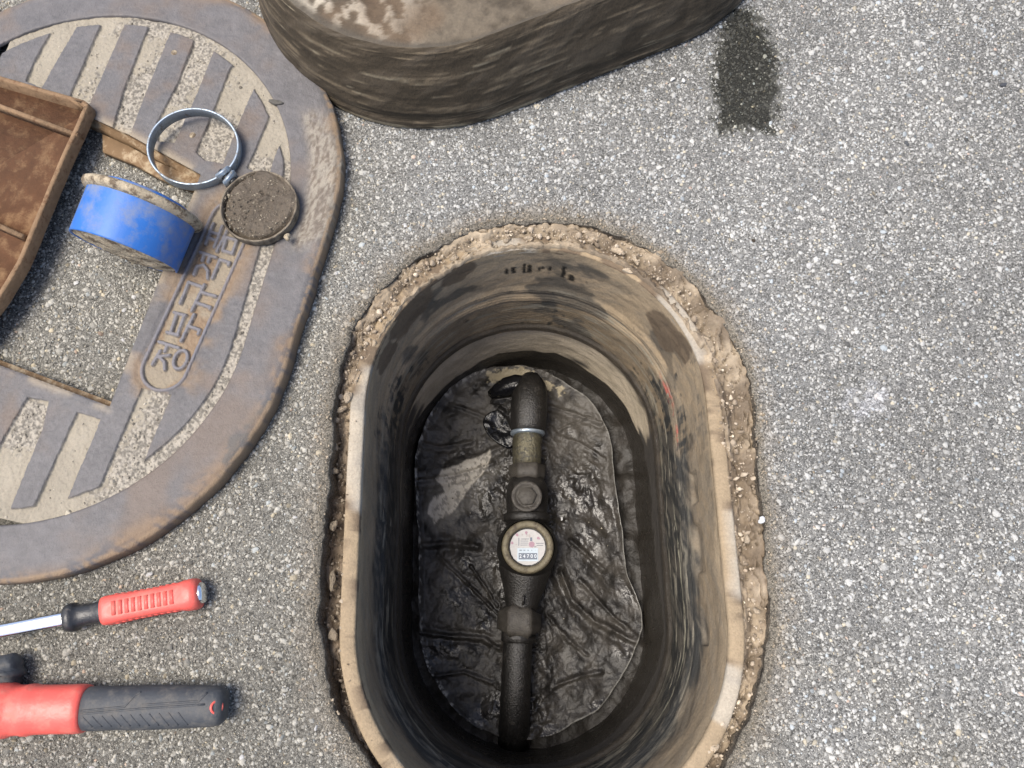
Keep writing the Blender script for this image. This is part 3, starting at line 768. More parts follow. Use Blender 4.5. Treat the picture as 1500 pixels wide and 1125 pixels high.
# ------------------------------------------------------------------ water meter and its pipework
def meter():
    ax = lambda u, v, z=-.30: at(u, v, z)
    c0 = at(773, 801, -.262)
    org = np.array([c0[0], c0[1], ZS])
    T = thing('water_meter', org, 'mud coated water meter with white dial, brass ring and connecting pipework', 'water meter')
    def tube(name, pts, mat, n=40, flat=1.0, cap=(True, True), parent=T, poly=None, ph=0, noise=.0005, sd=3):
        # pts: (u, v, z, radius)
        C = [at(u, v, z) for u, v, z, r in pts]; rings = []
        for i, (C_, (_, _, _, r)) in enumerate(zip(C, pts)):
            a = C[max(0, i - 1)]; b = C[min(len(C) - 1, i + 1)]; d = b - a
            if np.linalg.norm(d) < 1e-6: d = C[-1] - C[0]
            d /= np.linalg.norm(d); side = np.cross(d, [0, 0, 1]); side /= np.linalg.norm(side); up = np.cross(side, d)
            t = np.arange(n) / n * 2 * np.pi + ph
            rr = np.full(n, r)
            if poly:
                s = 2 * np.pi / poly; rr = r * math.cos(s / 2) / np.cos(((t % s) - s / 2)); rr = np.minimum(rr, r * .99)
            rr = rr + (fbm(t * 2, np.full(n, C_[1] * 60), 1.5, 3, sd) - .5) * noise * 2
            rings.append(C_ + np.cos(t)[:, None] * rr[:, None] * side + np.sin(t)[:, None] * rr[:, None] * up * flat)
        v, f = loft(rings, cap)
        return obj(name, v, f, mat, parent, origin=org)
    # sleeve that drops away under the far wall
    tube('sleeve', [(779, 556, -.330, .008), (778, 561, -.318, .0165), (777, 568, -.305, .0215), (776, 580, -.299, .0238), (775, 600, -.296, .0245), (774, 622, -.298, .0236), (773, 632, -.300, .0222), (773, 636, -.300, .0200)], M_PIPE, noise=.0008)
    tube('elbow_arm', [(778, 574, -.302, .0150), (768, 566, -.302, .0150), (755, 563, -.303, .0135), (742, 566, -.306, .0125), (730, 572, -.310, .0105), (719, 578, -.318, .0060)], M_GLOSS, noise=.0016)
    tube('ring', [(773, 632, -.300, .0222), (773, 633.5, -.300, .0229), (773, 636, -.300, .0229), (773, 637.5, -.300, .0218)], M_STEEL, noise=.0003)
    tube('threaded_joint', [(773, 634, -.301, .0175), (773, 642, -.301, .0195), (772, 650, -.301, .0190), (772, 660, -.301, .0194), (772, 670, -.301, .0188), (772, 682, -.301, .0188)], M_FOIL, noise=.001)
    tube('nut', [(772, 680, -.302, .019), (772, 682, -.302, .0245), (772, 696, -.302, .0245), (772, 703, -.302, .022)], M_PIPEDRY, 48, poly=6, ph=math.pi / 6, noise=.0002)
    tube('valve_body', [(772, 698, -.304, .020), (772, 712, -.304, .026), (772, 730, -.304, .0275), (772, 748, -.304, .026), (772, 770, -.304, .028)], M_PIPE)
    # hex plug
    hp = at(771.5, 727, -.270); o_ = hp - org
    n = 48
    v, f = lathe([(.0165, -.03), (.0180, -.006), (.0192, -.003), (.0195, 0), (.0185, .0012), (.0150, .0008), (.0138, -.001), (.0125, -.001)], n, (False, True))
    pl = obj('plug', np.asarray(v) + o_, f, M_PIPEDRY, T)
    a = np.arange(6) * math.pi / 3 + .1
    P = np.stack([np.cos(a) * .0122, np.sin(a) * .0122], -1)
    v, f = prism(P + o_[:2], o_[2] - .002, o_[2] + .0045, .0006)
    obj('hex_head', v, f, M_PIPEDRY, pl)
    # meter body: bowl, then taper to outlet
    v, f = lathe([(.030, -.080), (.036, -.070), (.0385, -.045), (.0375, -.02), (.034, -.008), (.033, .0)], 64)
    obj('body', np.asarray(v) + (c0 - org) + np.array([0, 0, .002]), f, M_PIPE, T)
    tube('outlet', [(771, 812, -.300, .034), (769, 835, -.300, .0330), (768, 850, -.301, .0290), (766, 868, -.302, .0240), (764, 885, -.303, .0205), (762, 902, -.303, .0195)], M_PIPE, noise=.0008)
    tube('letter_mark', [(767, 872, -.2742, .0014), (766, 886, -.2782, .0014)], M_PIPE, 10)
    tube('nut', [(762, 894, -.303, .0200), (761, 898, -.301, .0275), (760.5, 922, -.301, .0275), (760, 927, -.303, .0205)], M_PIPEDRY, 48, poly=6, ph=math.pi / 6, noise=.0002)
    tube('flange', [(772, 752, -.303, .026), (772, 754, -.303, .0305), (772, 764, -.303, .0305), (772, 766, -.303, .027)], M_PIPE, noise=.0003)
    tube('collar', [(761, 926, -.304, .018), (760, 928, -.304, .0215), (759, 940, -.304, .0215), (759, 942, -.304, .018)], M_PIPE, noise=.0003)
    tube('pipe', [(760, 922, -.304, .0185), (758, 950, -.305, .0180), (756, 1000, -.308, .0180), (754, 1040, -.316, .0185), (753, 1068, -.332, .019), (753, 1085, -.35, .02)], M_PIPE)
    # bezel ring and dial
    rel = c0 - org
    v, f = lathe([(.0375, -.016), (.0378, -.004), (.0362, .0015), (.0345, .0028), (.0300, .0030), (.0278, .0018), (.0272, -.001), (.0268, -.006)], 96)
    v = np.asarray(v); rr = np.hypot(v[:, 0], v[:, 1]); v[:, 2] += (fbm(v[:, 0] + 5, v[:, 1], 130, 3, 3) - .5) * .0016
    v *= np.array([.86, .86, 1])
    obj('bezel', v + rel, f, M_BRASS, T)
    n = 96; t = np.arange(n) / n * 2 * np.pi
    rd = .0219 + (fbm(np.cos(t), np.sin(t), 6, 3, 2) - .5) * .0014
    zd = -.0035
    P = np.stack([np.cos(t) * rd, np.sin(t) * rd], -1) + np.array([0, 0])
    v, f = prism(P, zd - .002, zd)
    dial = obj('dial', np.asarray(v) + rel, f, M_WHITE, T, smooth=False)
    v, f = lathe([(.0240, zd - .001), (.0238, zd + .0006), (.0219, zd + .0004), (.0214, zd - .001)], 96)
    v = np.asarray(v); a = np.arctan2(v[:, 1], v[:, 0]); s_ = 1 + (fbm(np.cos(a), np.sin(a), 9, 3, 6) - .55) * .05 * (np.hypot(v[:, 0], v[:, 1]) < .0245)
    v[:, :2] *= s_[:, None]
    obj('dirt_line', v + rel, f, M_PIPE, T)
    # printed face. dial plane coordinates in units of the photo pixels around (773,801)
    K = .00079
    def D(u, v): return np.array([(u - 772.0) * K, -(v - 801.0) * K * 1.02])
    def flat(name, P, mat, lift, par=dial, z0=None):
        P = np.array(P); v, f = prism(P, zd - .0003, zd + lift); return obj(name, np.asarray(v) + rel, f, mat, par, smooth=False)
    def rectp(u0, v0, u1, v1): return [D(u0, v1), D(u1, v1), D(u1, v0), D(u0, v0)]
    flat('counter_window', rectp(756, 802.5, 788, 822), M_WINDOW, .0005)
    for k in range(5):
        u0 = 758.0 + k * 5.75
        flat('counter_wheel', rectp(u0, 810, u0 + 5.6, 819.5), M_COUNTER, .0009)
    cu = bpy.data.curves.new('txt', 'FONT')
    def text(body, u, v, size, mat, lift, sx=1.0, name='digit'):
        cu = bpy.data.curves.new('txt', 'FONT'); cu.body = body; cu.size = size; cu.align_x = 'CENTER'; cu.align_y = 'CENTER'; cu.extrude = .00004; cu.offset = .00005
        o = bpy.data.objects.new('txt', cu); COL.objects.link(o); bpy.context.view_layer.update()
        me = bpy.data.meshes.new_from_object(o.evaluated_get(bpy.context.evaluated_depsgraph_get()))
        bpy.data.objects.remove(o)
        q = D(u, v); co = [((p.co.x * sx + q[0] + rel[0]), (p.co.y + q[1] + rel[1]), p.co.z + rel[2] + zd + lift) for p in me.vertices]
        fs = [tuple(p.vertices) for p in me.polygons]
        return obj(name, co, fs, mat, dial, smooth=False)
    for k, ch in enumerate('24700'): text(ch, 760.9 + k * 5.75, 814.8, .0060, M_DIGIT, .0010, .95)
    text('m³', 784, 800.5, .0024, M_INK, .0003, name='print')
    for k, ch in enumerate(['10000', '1000', '100', '10', '1']): text(ch, 760.9 + k * 5.75, 806, .0018, M_INK, .0006, .75, name='print')
    for (u0, v0, u1) in [(762, 788.5, 774), (761, 791.6, 773), (761, 794.6, 772.5), (760.5, 797.6, 772), (785, 795, 797), (786, 798, 796)]:
        flat('print', rectp(u0, v0, u1, v0 + .8), M_INK if u0 > 780 or v0 < 790 else M_COUNTER, .00012)
    flat('print', rectp(757.8, 787, 758.9, 799), M_COUNTER, .00012)
    # small red-purple pointers in their circles
    for (u, v, dx, dy) in [(770, 779, 0, 3.6), (755.5, 782.5, 1.6, 2.4), (748, 795, -1, -2.6), (788.5, 787.5, 3.2, 2.0)]:
        c = D(u, v); e = D(u + dx, v + dy) - c; L = np.linalg.norm(e); e /= L; nn = np.array([-e[1], e[0]]); r = .00165
        P = [c + r * (math.cos(t) * e + math.sin(t) * nn) for t in np.linspace(.9, 2 * math.pi - .9, 14)] + [c + e * L * 1.1]
        flat('pointer', P, M_PURPLE, .0004)
    # star wheel and its neck
    c = D(778.3, 797); P = []
    for k in range(24):
        t = 2 * math.pi * k / 24; r = .0043 if k % 2 else .0031; P.append(c + r * np.array([math.cos(t), math.sin(t)]))
    P = [p for p in P if p[1] > D(0, 802.2)[1] * 1 or True]
    flat('star_wheel', P, M_PURPLE, .0003)
    flat('print', rectp(775.8, 786.5, 779.2, 792), M_COUNTER, .00012)
meter()

tg = at(755, 1062, ZS + .02)
v, f = box(0, 0, 0, .022, .030, .0012, .0004)
v = [(x, y, z + .003 * math.sin(y * 90) + .002 * math.sin(x * 120)) for x, y, z in v]
o = obj('tag', v, f, M_WHITE); o.location = tg; o.rotation_euler = (.3, .1, .5)
tagp(o, 'crumpled white tag beside the pipe at the bottom of the pit', 'tag')

# ------------------------------------------------------------------ cast iron cover
ZT = .022; ZSAND = .0192
CA = math.cos(COVA); SA = math.sin(COVA)
def cl(u, v, z=ZT):
    p = at2(u, v, z) - np.array(COVC); return np.array([p[0] * CA + p[1] * SA, -p[0] * SA + p[1] * CA])
def crop(x, y, z=ZT): return cl(190 + x / 3.75, 290 + y / 3.75, z)
STROKES = [
    [[(158, 787), (268, 822)], [(206, 804), (190, 842)], [(166, 838), (122, 912)], [(144, 876), (176, 866), (216, 862)], [(164, 872), (188, 900), (190, 940)],
     [(277 + 33 * math.cos(t) + 21 * math.sin(t), 886 + 12 * math.cos(t) - 50 * math.sin(t)) for t in np.linspace(0, 2 * math.pi, 17)]],
    [[(242, 626), (304, 642)], [(202, 735), (264, 752)], [(258, 634), (222, 738)], [(298, 644), (260, 748)], [(352, 638), (280, 784)], [(318, 700), (382, 722), (374, 744)]],
    [[(275, 576), (322, 460), (402, 488)], [(408, 474), (338, 618)], [(388, 514), (472, 538)], [(362, 572), (440, 598), (438, 606)]],
    [[(350, 418), (368, 372), (404, 366), (426, 396), (426, 440)], [(384, 294), (472, 324)], [(408, 306), (396, 342)], [(440, 316), (428, 350)], [(452, 438), (494, 336), (546, 352), (540, 366)]],
    [[(458, 138), (414, 248)], [(508, 152), (462, 268)], [(436, 182), (492, 198)], [(424, 214), (478, 232)], [(538, 170), (476, 290)], [(524, 196), (508, 236)], [(532, 214), (588, 230), (562, 302), (508, 286), (532, 214)]],
]
HOLE = [(-.1465, -.0986), (.1000, -.1020), (.1290, -.0150), (.1500, .0700), (.140, .105), (-.1100, .1200), (-.1280, .0300)]
def slotpoly(P): return [cl(*p) for p in P]
SLOTS = [slotpoly([(40, 582), (70, 588), (62, 625), (-20, 830), (-60, 830), (0, 650)]),
         slotpoly([(113, 604), (146, 614), (140, 630), (76, 780), (32, 780), (60, 720)]),
         slotpoly([(208, 568), (250, 578), (236, 612), (182, 740), (122, 770)]),
         slotpoly([(287, 222), (300, 234), (326, 238), (352, 172), (374, 122), (356, 90), (338, 98), (318, 150)]),
         slotpoly([(232, 206), (255, 208), (286, 140), (313, 72), (320, 50), (286, 40), (284, 60), (262, 118), (230, 180)]),
         slotpoly([(362, 246), (394, 256), (398, 238), (411, 205), (422, 196), (412, 160), (396, 150), (398, 162), (380, 205)]),
         slotpoly([(165, 188), (190, 196), (206, 152), (248, 48), (262, 10), (228, 10), (217, 40), (180, 135)]),
         slotpoly([(95, 158), (122, 168), (140, 130), (183, 32), (196, -10), (160, -10), (150, 30), (112, 118)]),
         slotpoly([(38, 118), (60, 128), (78, 95), (118, 28), (130, -10), (96, -10), (86, 26), (50, 90)])]
GO = (-.0020 * 0 - .0013, .0059, math.radians(1.4), .068, .204)       # outer line of the sand groove (cover frame)
def cover():
    T = thing('pit_cover', (*COVC, 0), 'oval cast iron pit cover with raised bars and Korean lettering, lying on the asphalt', 'manhole cover', (0, 0, COVA))
    # --- centre plate as a relief
    st = .00075
    xs = np.arange(-.262, .270, st); ys = np.arange(-.212, .150, st)
    X, Y = np.meshgrid(xs, ys, indexing='ij')
    sdh = poly_sdf(X, Y, HOLE)
    # snap to the hole outline
    gx = np.gradient(sdh, st, axis=0); gy = np.gradient(sdh, st, axis=1)
    near = np.abs(sdh) < st * .75
    X = np.where(near, X - gx * sdh, X); Y = np.where(near, Y - gy * sdh, Y)
    sgo = stad_sdf(X, Y, GO[0], GO[1], GO[2], GO[3], GO[4])
    grw = .0118 + .0015 * np.sin(X * 18) - .0065 * np.exp(-((X - .125) / .03) ** 2) * (Y < -.12)
    inner = -(sgo + grw)                                    # positive inside the groove
    irn = inner
    for sp in SLOTS: irn = np.minimum(irn, poly_sdf(X, Y, sp))
    jit = (fbm(X, Y, 260, 3, 3) - .5) * .0012
    k_iron = sst(-.0004, .0009, irn + jit)
    # lettering panel
    c1 = crop(190, 935); c2 = crop(560, 118); rr = np.linalg.norm(crop(55, 935) - c1) * .98
    e = c2 - c1; L = np.linalg.norm(e); ang = math.atan2(e[1], e[0]); mid = (c1 + c2) / 2
    scap = stad_sdf(X, Y, mid[0], mid[1], ang, L / 2, rr)
    lowr = sst(.0006, -.0006, scap + .0026)                 # recessed field
    border = sst(.0021, .0011, np.abs(scap + .0012))
    outer_dip = sst(.006, .0015, scap) * sst(-.002, 0, scap)
    lab = np.zeros(X.shape, int); let = np.zeros(X.shape)
    for i, ch in enumerate(STROKES):
        d = np.full(X.shape, 1.0)
        bb = np.array([crop(*p) for s in ch for p in s]); m = (X > bb[:, 0].min() - .006) & (X < bb[:, 0].max() + .006) & (Y > bb[:, 1].min() - .006) & (Y < bb[:, 1].max() + .006)
        for s in ch: d[m] = np.minimum(d[m], line_d(X[m], Y[m], [crop(*p) for p in s]))
        kk = sst(.00205, .00125, d); let = np.maximum(let, kk); lab[d < .0021] = 10 + i
    # heights
    z = ZSAND + (ZT - ZSAND) * k_iron
    zf = ZT - .0030 + (fbm(X, Y, 160, 3, 8) - .5) * .0010
    z = z - (z - zf) * lowr
    z = z - .0012 * outer_dip * k_iron
    z = np.maximum(z, np.where(scap < .003, zf + (ZT + .0004 - zf) * np.maximum(border, let * lowr), 0))
    sandk = 1 - np.maximum(k_iron * (1 - lowr), np.maximum(border * (scap < .003), let))
    z += (fbm(X, Y, 90, 3, 9) - .5) * .0016 * sandk * (1 - lowr) + (fbm(X, Y, 420, 3, 10) - .5) * (.0003 + .0011 * sandk)
    z -= .0008 * sst(.0022, 0, sdh)                         # rounded edge of the opening
    # --- colours
    n1 = fbm(X, Y, 38, 4, 1); n2 = fbm(X, Y, 12, 3, 2); n3 = fbm(X, Y, 300, 3, 4)
    iron = mixc((.098, .094, .095), (.128, .122, .122), n1); iron = iron * (.8 + .4 * n3)[..., None]
    iron = mixc(iron, (.135, .095, .066), sst(.46, .70, n1 * .5 + n2 * .5) * .6)
    sand = mixc((.215, .192, .15), (.30, .268, .21), n1); n4 = fbm(X, Y, 560, 3, 40)
    grit = sst(.46, .54, n2 + (n3 - .5) * .25)
    sand = mixc(sand, mixc((.10, .092, .08), (.34, .31, .26), sst(.3, .7, n4)), grit * .8)
    rust = mixc((.165, .112, .070), (.225, .170, .115), n3)
    field = mixc(rust, (.225, .19, .14), sst(.4, .6, n1))
    c = mixc(iron, sand, sst(.25, .75, sandk))
    halo = sst(.020, .002, np.abs(scap)) * k_iron * (1 - lowr)
    c = mixc(c, rust, np.clip(halo * sst(.34, .60, n1) * 1.1, 0, 1) * .85)
    c = mixc(c, field, lowr * (1 - np.maximum(border, let)))
    c = mixc(c, (.150, .146, .160), np.maximum(border * (scap < .003), let) * .8)
    hl = sst(.010, .001, sdh); c = mixc(c, (.30, .25, .18), hl * .6 * sst(.4, .6, n1))
    wet = np.clip(1 - sandk - halo * .7, 0, 1) * .8
    # --- split by what each cell belongs to
    region = np.where(lab > 0, lab, np.where((np.abs(scap + .0012) < .0021), 5, np.where(scap < -.002, 6, np.where(k_iron > .12, 2, 1))))
    # bars: number the iron cells between slots
    ctr = (X + 0) ; bar = np.zeros(X.shape, int)
    nxm, nym = X.shape
    rf = region[:-1, :-1].copy()
    rf4 = np.stack([region[:-1, :-1], region[1:, :-1], region[:-1, 1:], region[1:, 1:]]); lm = rf4.max(0); rf = np.where(lm >= 10, lm, rf)
    low_end = (X[:-1, :-1] < -.165); up_end = X[:-1, :-1] > .135
    yy = Y[:-1, :-1] - .0
    axs = yy + .06 * (X[:-1, :-1] - .15) * up_end - .05 * (X[:-1, :-1] + .15) * low_end
    lowb = np.digitize(axs, [-.105 - .03, -.082 + .0, -.030 - .003]); upb = np.digitize(axs, [-.150, -.106, -.052, -.002, .05, .09])
    isi = rf == 2
    rf = np.where(isi & low_end, 20 + lowb, rf); rf = np.where(isi & up_end, 30 + upb, rf)
    keep = (sdh[:-1, :-1] > -st * .76) & (sdh[1:, 1:] > -st * .76) & (sdh[1:, :-1] > -st * .76) & (sdh[:-1, 1:] > -st * .76)
    keep &= (sgo[:-1, :-1] < .004)
    idx = np.arange(nxm * nym).reshape(nxm, nym)
    quad = np.stack([idx[:-1, :-1], idx[1:, :-1], idx[1:, 1:], idx[:-1, 1:]], -1)
    Vv = np.stack([X, Y, z], -1).reshape(-1, 3); Cc = c.reshape(-1, 3); Ww = wet.ravel()
    names = {1: 'sand_fill', 2: 'plate', 5: 'panel_border', 6: 'panel_field'}
    for r_ in np.unique(rf[keep]):
        q = quad[keep & (rf == r_)].reshape(-1, 4)
        if len(q) < 25: continue
        u, inv = np.unique(q, return_inverse=True)
        nm = names.get(int(r_), 'letter' if r_ < 20 else 'bar')
        o = obj(nm, Vv[u], inv.reshape(-1, 4), M_IRON, T, Cc[u], Ww[u])
        if r_ == 1: o['kind'] = 'stuff'
    # --- raised outer rim, its side and underside
    N = 720; rings = []; cols = []; wets = []
    O = stad(0, 0, 0, .078, .2440, N); I = stad(GO[0], GO[1], GO[2], GO[3], GO[4], N)
    Cn, nn = stad_cn(N)
    prof = [(0, ZSAND - .001, 0), (0, ZT - .0012, .0002), (.02, ZT - .0002, 0)] + [(s, ZT, 0) for s in np.linspace(.05, .86, 26)] + [(.90, ZT - .0008, 0), (.94, ZT - .0016, 0), (.975, ZT - .0026, 0), (.992, ZT - .0040, 0), (1.0, ZT - .0065, 0), (1.004, .006, 0), (1.0, .002, 0), (.9, .0015, 0)]
    for s, z0, _ in prof:
        P = I * (1 - s) + O * s; x, y = P[:, 0], P[:, 1]
        chip = (fbm(x, y, 40, 4, 12) - .5) * .004 * sst(.9, 1, s) if s >= .9 else 0
        P = P + nn * (chip if np.ndim(chip) else 0) if not np.ndim(chip) else P + nn * chip[:, None]
        zz = z0 + (fbm(x, y, 420, 3, 10) - .5) * .0004 + (fbm(x, y, 60, 3, 11) - .5) * .0008 * (z0 > .01)
        rings.append(np.c_[P, zz])
        n1 = fbm(x, y, 38, 4, 1); n2 = fbm(x, y, 12, 3, 2); n3 = fbm(x, y, 200, 4, 4)
        c = mixc((.098, .094, .095), (.130, .123, .123), n1); c = c * (.8 + .4 * n3)[:, None]
        c = mixc(c, (.135, .100, .075), sst(.44, .68, n1 * .4 + n2 * .6) * .65)
        ed = sst(.62, 1.0, s + (n2 - .5) * .5)
        c = mixc(c, (.20, .14, .09), ed * sst(.42, .6, n1 + (n3 - .5) * .5) * .8)
        # sand crust at the north east corner
        dd = np.hypot(x - .115, y + .205) + (n2 - .5) * .09 + (n3 - .5) * .02
        n5 = fbm(x * .35, y, 520, 4, 45, None, .7); c = mixc(c, mixc((.13, .095, .06), (.34, .30, .23), sst(.35, .62, n5)), sst(.085, .050, dd) * .60 * sst(.25, .5, s))
        dk = sst(.62, .68, fbm(x, y, 22, 4, 44)) * sst(.35, .6, s) * (x < 0)
        c = mixc(c, (.075, .078, .078), dk * .7 * sst(.4, .5, n3 + .1))
        if s > .93: c = mixc(c, (.23, .165, .105), .85 * sst(.3, .5, n3))
        if z0 < .012: c = mixc(c, (.085, .062, .045), .7)
        cols.append(c); wets.append(np.full(N, .75) * (1 - ed * .8))
    v, f = loft(rings)
    obj('rim', v, f, M_IRON, T, np.array(cols), np.array(wets))
    # --- wall of the opening and the seat ledge below
    H = np.array(HOLE)
    ring0 = []
    for a, b in zip(H, np.roll(H, -1, 0)):
        for t in np.linspace(0, 1, 20, endpoint=False): ring0.append(a * (1 - t) + b * t)
    ring0 = np.array(ring0); cc_ = ring0.mean(0)
    rings = [np.c_[ring0, np.full(len(ring0), ZT - .0022)], np.c_[ring0 * .998 + cc_ * .002, np.full(len(ring0), ZT - .0085)], np.c_[ring0 * .965 + cc_ * .035, np.full(len(ring0), ZT - .0090)], np.c_[ring0 * .960 + cc_ * .040, np.full(len(ring0), .003)]]
    v, f = loft(rings); obj('opening_wall', v, f[:, ::-1], M_LEDGE, T)
    def ledge(P, z0, z1):
        v, f = prism([cl(u, v_, z1) for u, v_ in P], z0, z1, .0008); obj('seat_ledge', v, f, M_LEDGE, T)
    ledge([(150, 196), (190, 214), (230, 236), (262, 250), (300, 263), (305, 272), (296, 283), (262, 272), (235, 262), (195, 240), (150, 222)], .004, .0105)
    # hinge ear at the corner
    v, f = prism([cl(u, v_, .015) for u, v_ in [(276, 300), (280, 290), (290, 283), (302, 282), (302, 312), (290, 318), (280, 314)]], .004, .015, .001)
    obj('hinge_ear', v, f, M_TANMUD, T)
    for (u, v_) in [(255, 77), (282, 198)]:
        p = cl(u, v_, ZT); v, f = lathe([(.0034, ZT - .001), (.0032, ZT + .0002), (.0015, ZT + .0004)], 20, (False, True)); obj('stud', np.asarray(v) + [p[0], p[1], 0], f, M_TANMUD, T)
    # --- underside so that the cover is a solid casting
    # loose grit in the grooves
    n = 5200; x = RNG.uniform(-.262, .262, n); y = RNG.uniform(-.212, .13, n)
    s0 = stad_sdf(x, y, *GO); irn = -(s0 + .0125)
    for sp in SLOTS: irn = np.minimum(irn, poly_sdf(x, y, sp))
    big = fbm(x, y, 12, 3, 2)
    k = (s0 < -.001) & (irn < -.001) & (poly_sdf(x, y, HOLE) > .002) & ((big > .46) | (RNG.random(n) < .15))
    x, y = x[k], y[k]; n = len(x); r = np.clip(np.exp(RNG.normal(math.log(.0011), .4, n)), .0005, .0032)
    o = chips('grit', np.stack([x, y, np.full(n, ZSAND + .0002)], -1), r, r * .6, mixc((.12, .108, .088), (.42, .38, .31), RNG.random(n)), M_SOIL, T, .3)
    o['kind'] = 'stuff'
cover()

def p(u, v, z): return at(u, v, z)

# blue fleck of paint
v, f = lump(.0018, .0045, .0008, 3); o = obj('paint_fleck', v, f, M_BLUE); o.location = at(277, 112, .0185); o.rotation_euler = (0, 0, -.3)
tagp(o, 'small blue paint fleck in a sandy groove of the iron cover', 'paint fleck')

# ------------------------------------------------------------------ rusty small lid, upside down left of the opening
def small_lid():
    zt = .036; z0 = .0226
    org = at(0, 300, zt); org[2] = z0
    T = thing('access_lid', org, 'small rusty iron lid lying upside down at the left edge, ribbed underside up', 'lid')
    O = [at2(u, v, zt) for u, v in [(-30, 102), (122, 146), (128, 150), (129, 156), (91, 240), (30, 386), (0, 436), (-50, 500)]]
    O += [np.array([-.60, .20]), np.array([-.66, .26]), np.array([-.60, .56])]
    O = np.array(O)
    c = O.mean(0)
    def off(P, d):
        P = np.array(P); a = np.roll(P, 1, 0); b = np.roll(P, -1, 0); t = b - a; t /= np.linalg.norm(t, axis=1)[:, None]
        n = np.stack([t[:, 1], -t[:, 0]], -1); s = 1 if ((P + n * .001 - c) ** 2).sum() > ((P - c) ** 2).sum() else -1
        return P + n * d * s
    # densify
    D = []
    for a, b in zip(O, np.roll(O, -1, 0)):
        for t in np.linspace(0, 1, 8, endpoint=False): D.append(a * (1 - t) + b * t)
    D = np.array(D)
    R = lambda P, z: np.c_[P, np.full(len(P), z) + (fbm(P[:, 0], P[:, 1], 70, 3, 2) - .5) * .0014]
    I = off(D, -.0048)
    rings = [R(off(D, .001), z0), R(D, zt - .001), R(off(D, -.001), zt), R(off(D, -.0040), zt), R(I, zt - .001), R(off(D, -.007), z0 + .001)]
    v, f = loft(rings); obj('rim', v, f, M_RUSTEDGE, T, origin=org)
    v, f = prism(off(D, -.002), z0, z0 + .0020); obj('panel', v, f, M_RUST, T, origin=org)
    def rib(a, b, w=.0045, z=zt - .001):
        a = np.array(a[:2]); b = np.array(b[:2]); e = (b - a) / np.linalg.norm(b - a); n = np.array([-e[1], e[0]]) * w / 2
        v, f = prism([a - n, b - n, b + n, a + n], z0 + .001, z, .0008); obj('rib', v, f, M_RUSTEDGE, T, origin=org)
    rib(at(32, 345, zt), at(-90, 290, zt)); rib(at(112, 196, zt), at(-60, 132, zt))
small_lid()

# ------------------------------------------------------------------ blue pipe plug
def blue_plug():
    mid = at(196, 336, .052); V = Vector(mid) - Vector((0, 0, CAM_H)); V.normalize()
    uc = Vector((0, math.cos(TILT), math.sin(TILT)))
    r = V.cross(uc).normalized(); u = r.cross(V).normalized()
    a = (.985 * (.34 * r + .94 * u) + .15 * V).normalized()
    q = Vector((0, 0, 1)).rotation_difference(a)
    T = thing('pipe_plug', mid, 'blue plastic pipe plug with muddy flange, lying on its side in the cover opening', 'pipe plug')
    T.rotation_mode = 'QUATERNION'; T.rotation_quaternion = q
    L = .046; Rb = .0485
    def nz(v, a=.0005, s=60): v = np.asarray(v, float); d = (fbm(v[:, 0] * 1 + 9, v[:, 1] + v[:, 2] * .7, s, 3, 7) - .5) * a * 2; rr = np.hypot(v[:, 0], v[:, 1]) + 1e-9; v[:, :2] += v[:, :2] / rr[:, None] * d[:, None]; return v
    v, f = lathe([(Rb * .93, -L / 2 + .004), (Rb * .955, -L / 2), (Rb * .985, -L / 2 - .0004), (Rb * .99, -L / 2 + .0012), (Rb, L / 2 - .002)], 96)
    obj('body', nz(v, .0003), f, M_BLUE, T)
    v, f = lathe([(Rb * .2, L / 2 + .0065), (Rb * .8, L / 2 + .006), (Rb * 1.06, L / 2 + .0062), (Rb * 1.115, L / 2 + .0045), (Rb * 1.12, L / 2 + .0015), (Rb * 1.09, L / 2 - .001), (Rb * 1.0, L / 2 - .003), (Rb * .95, L / 2 - .003)], 96)
    obj('flange', nz(v, .0005, 70), f, M_TANMUD, T)
    v, f = lathe([(Rb * .80, L / 2 + .004), (Rb * .81, L / 2 + .0100), (Rb * .78, L / 2 + .0112), (Rb * .72, L / 2 + .0105), (Rb * .70, L / 2 + .006), (Rb * .1, L / 2 + .006)], 80)
    obj('collar', v, f, M_BLUE, T)
    n = 96; rings = []
    for s in np.linspace(1, .03, 26):
        t = np.arange(n) / n * 2 * np.pi; x = np.cos(t) * Rb * .955 * s; y = np.sin(t) * Rb * .955 * s
        z = -L / 2 + .0015 - .0045 * (1 - s ** 3) - (fbm(x, y * 3.2, 70, 4, 5) - .5) * .006 * (s < .99)
        rings.append(np.stack([x, y, z], -1))
    v, f = loft(rings, (False, True)); obj('mud', v, f, M_TANMUD, T)
blue_plug()

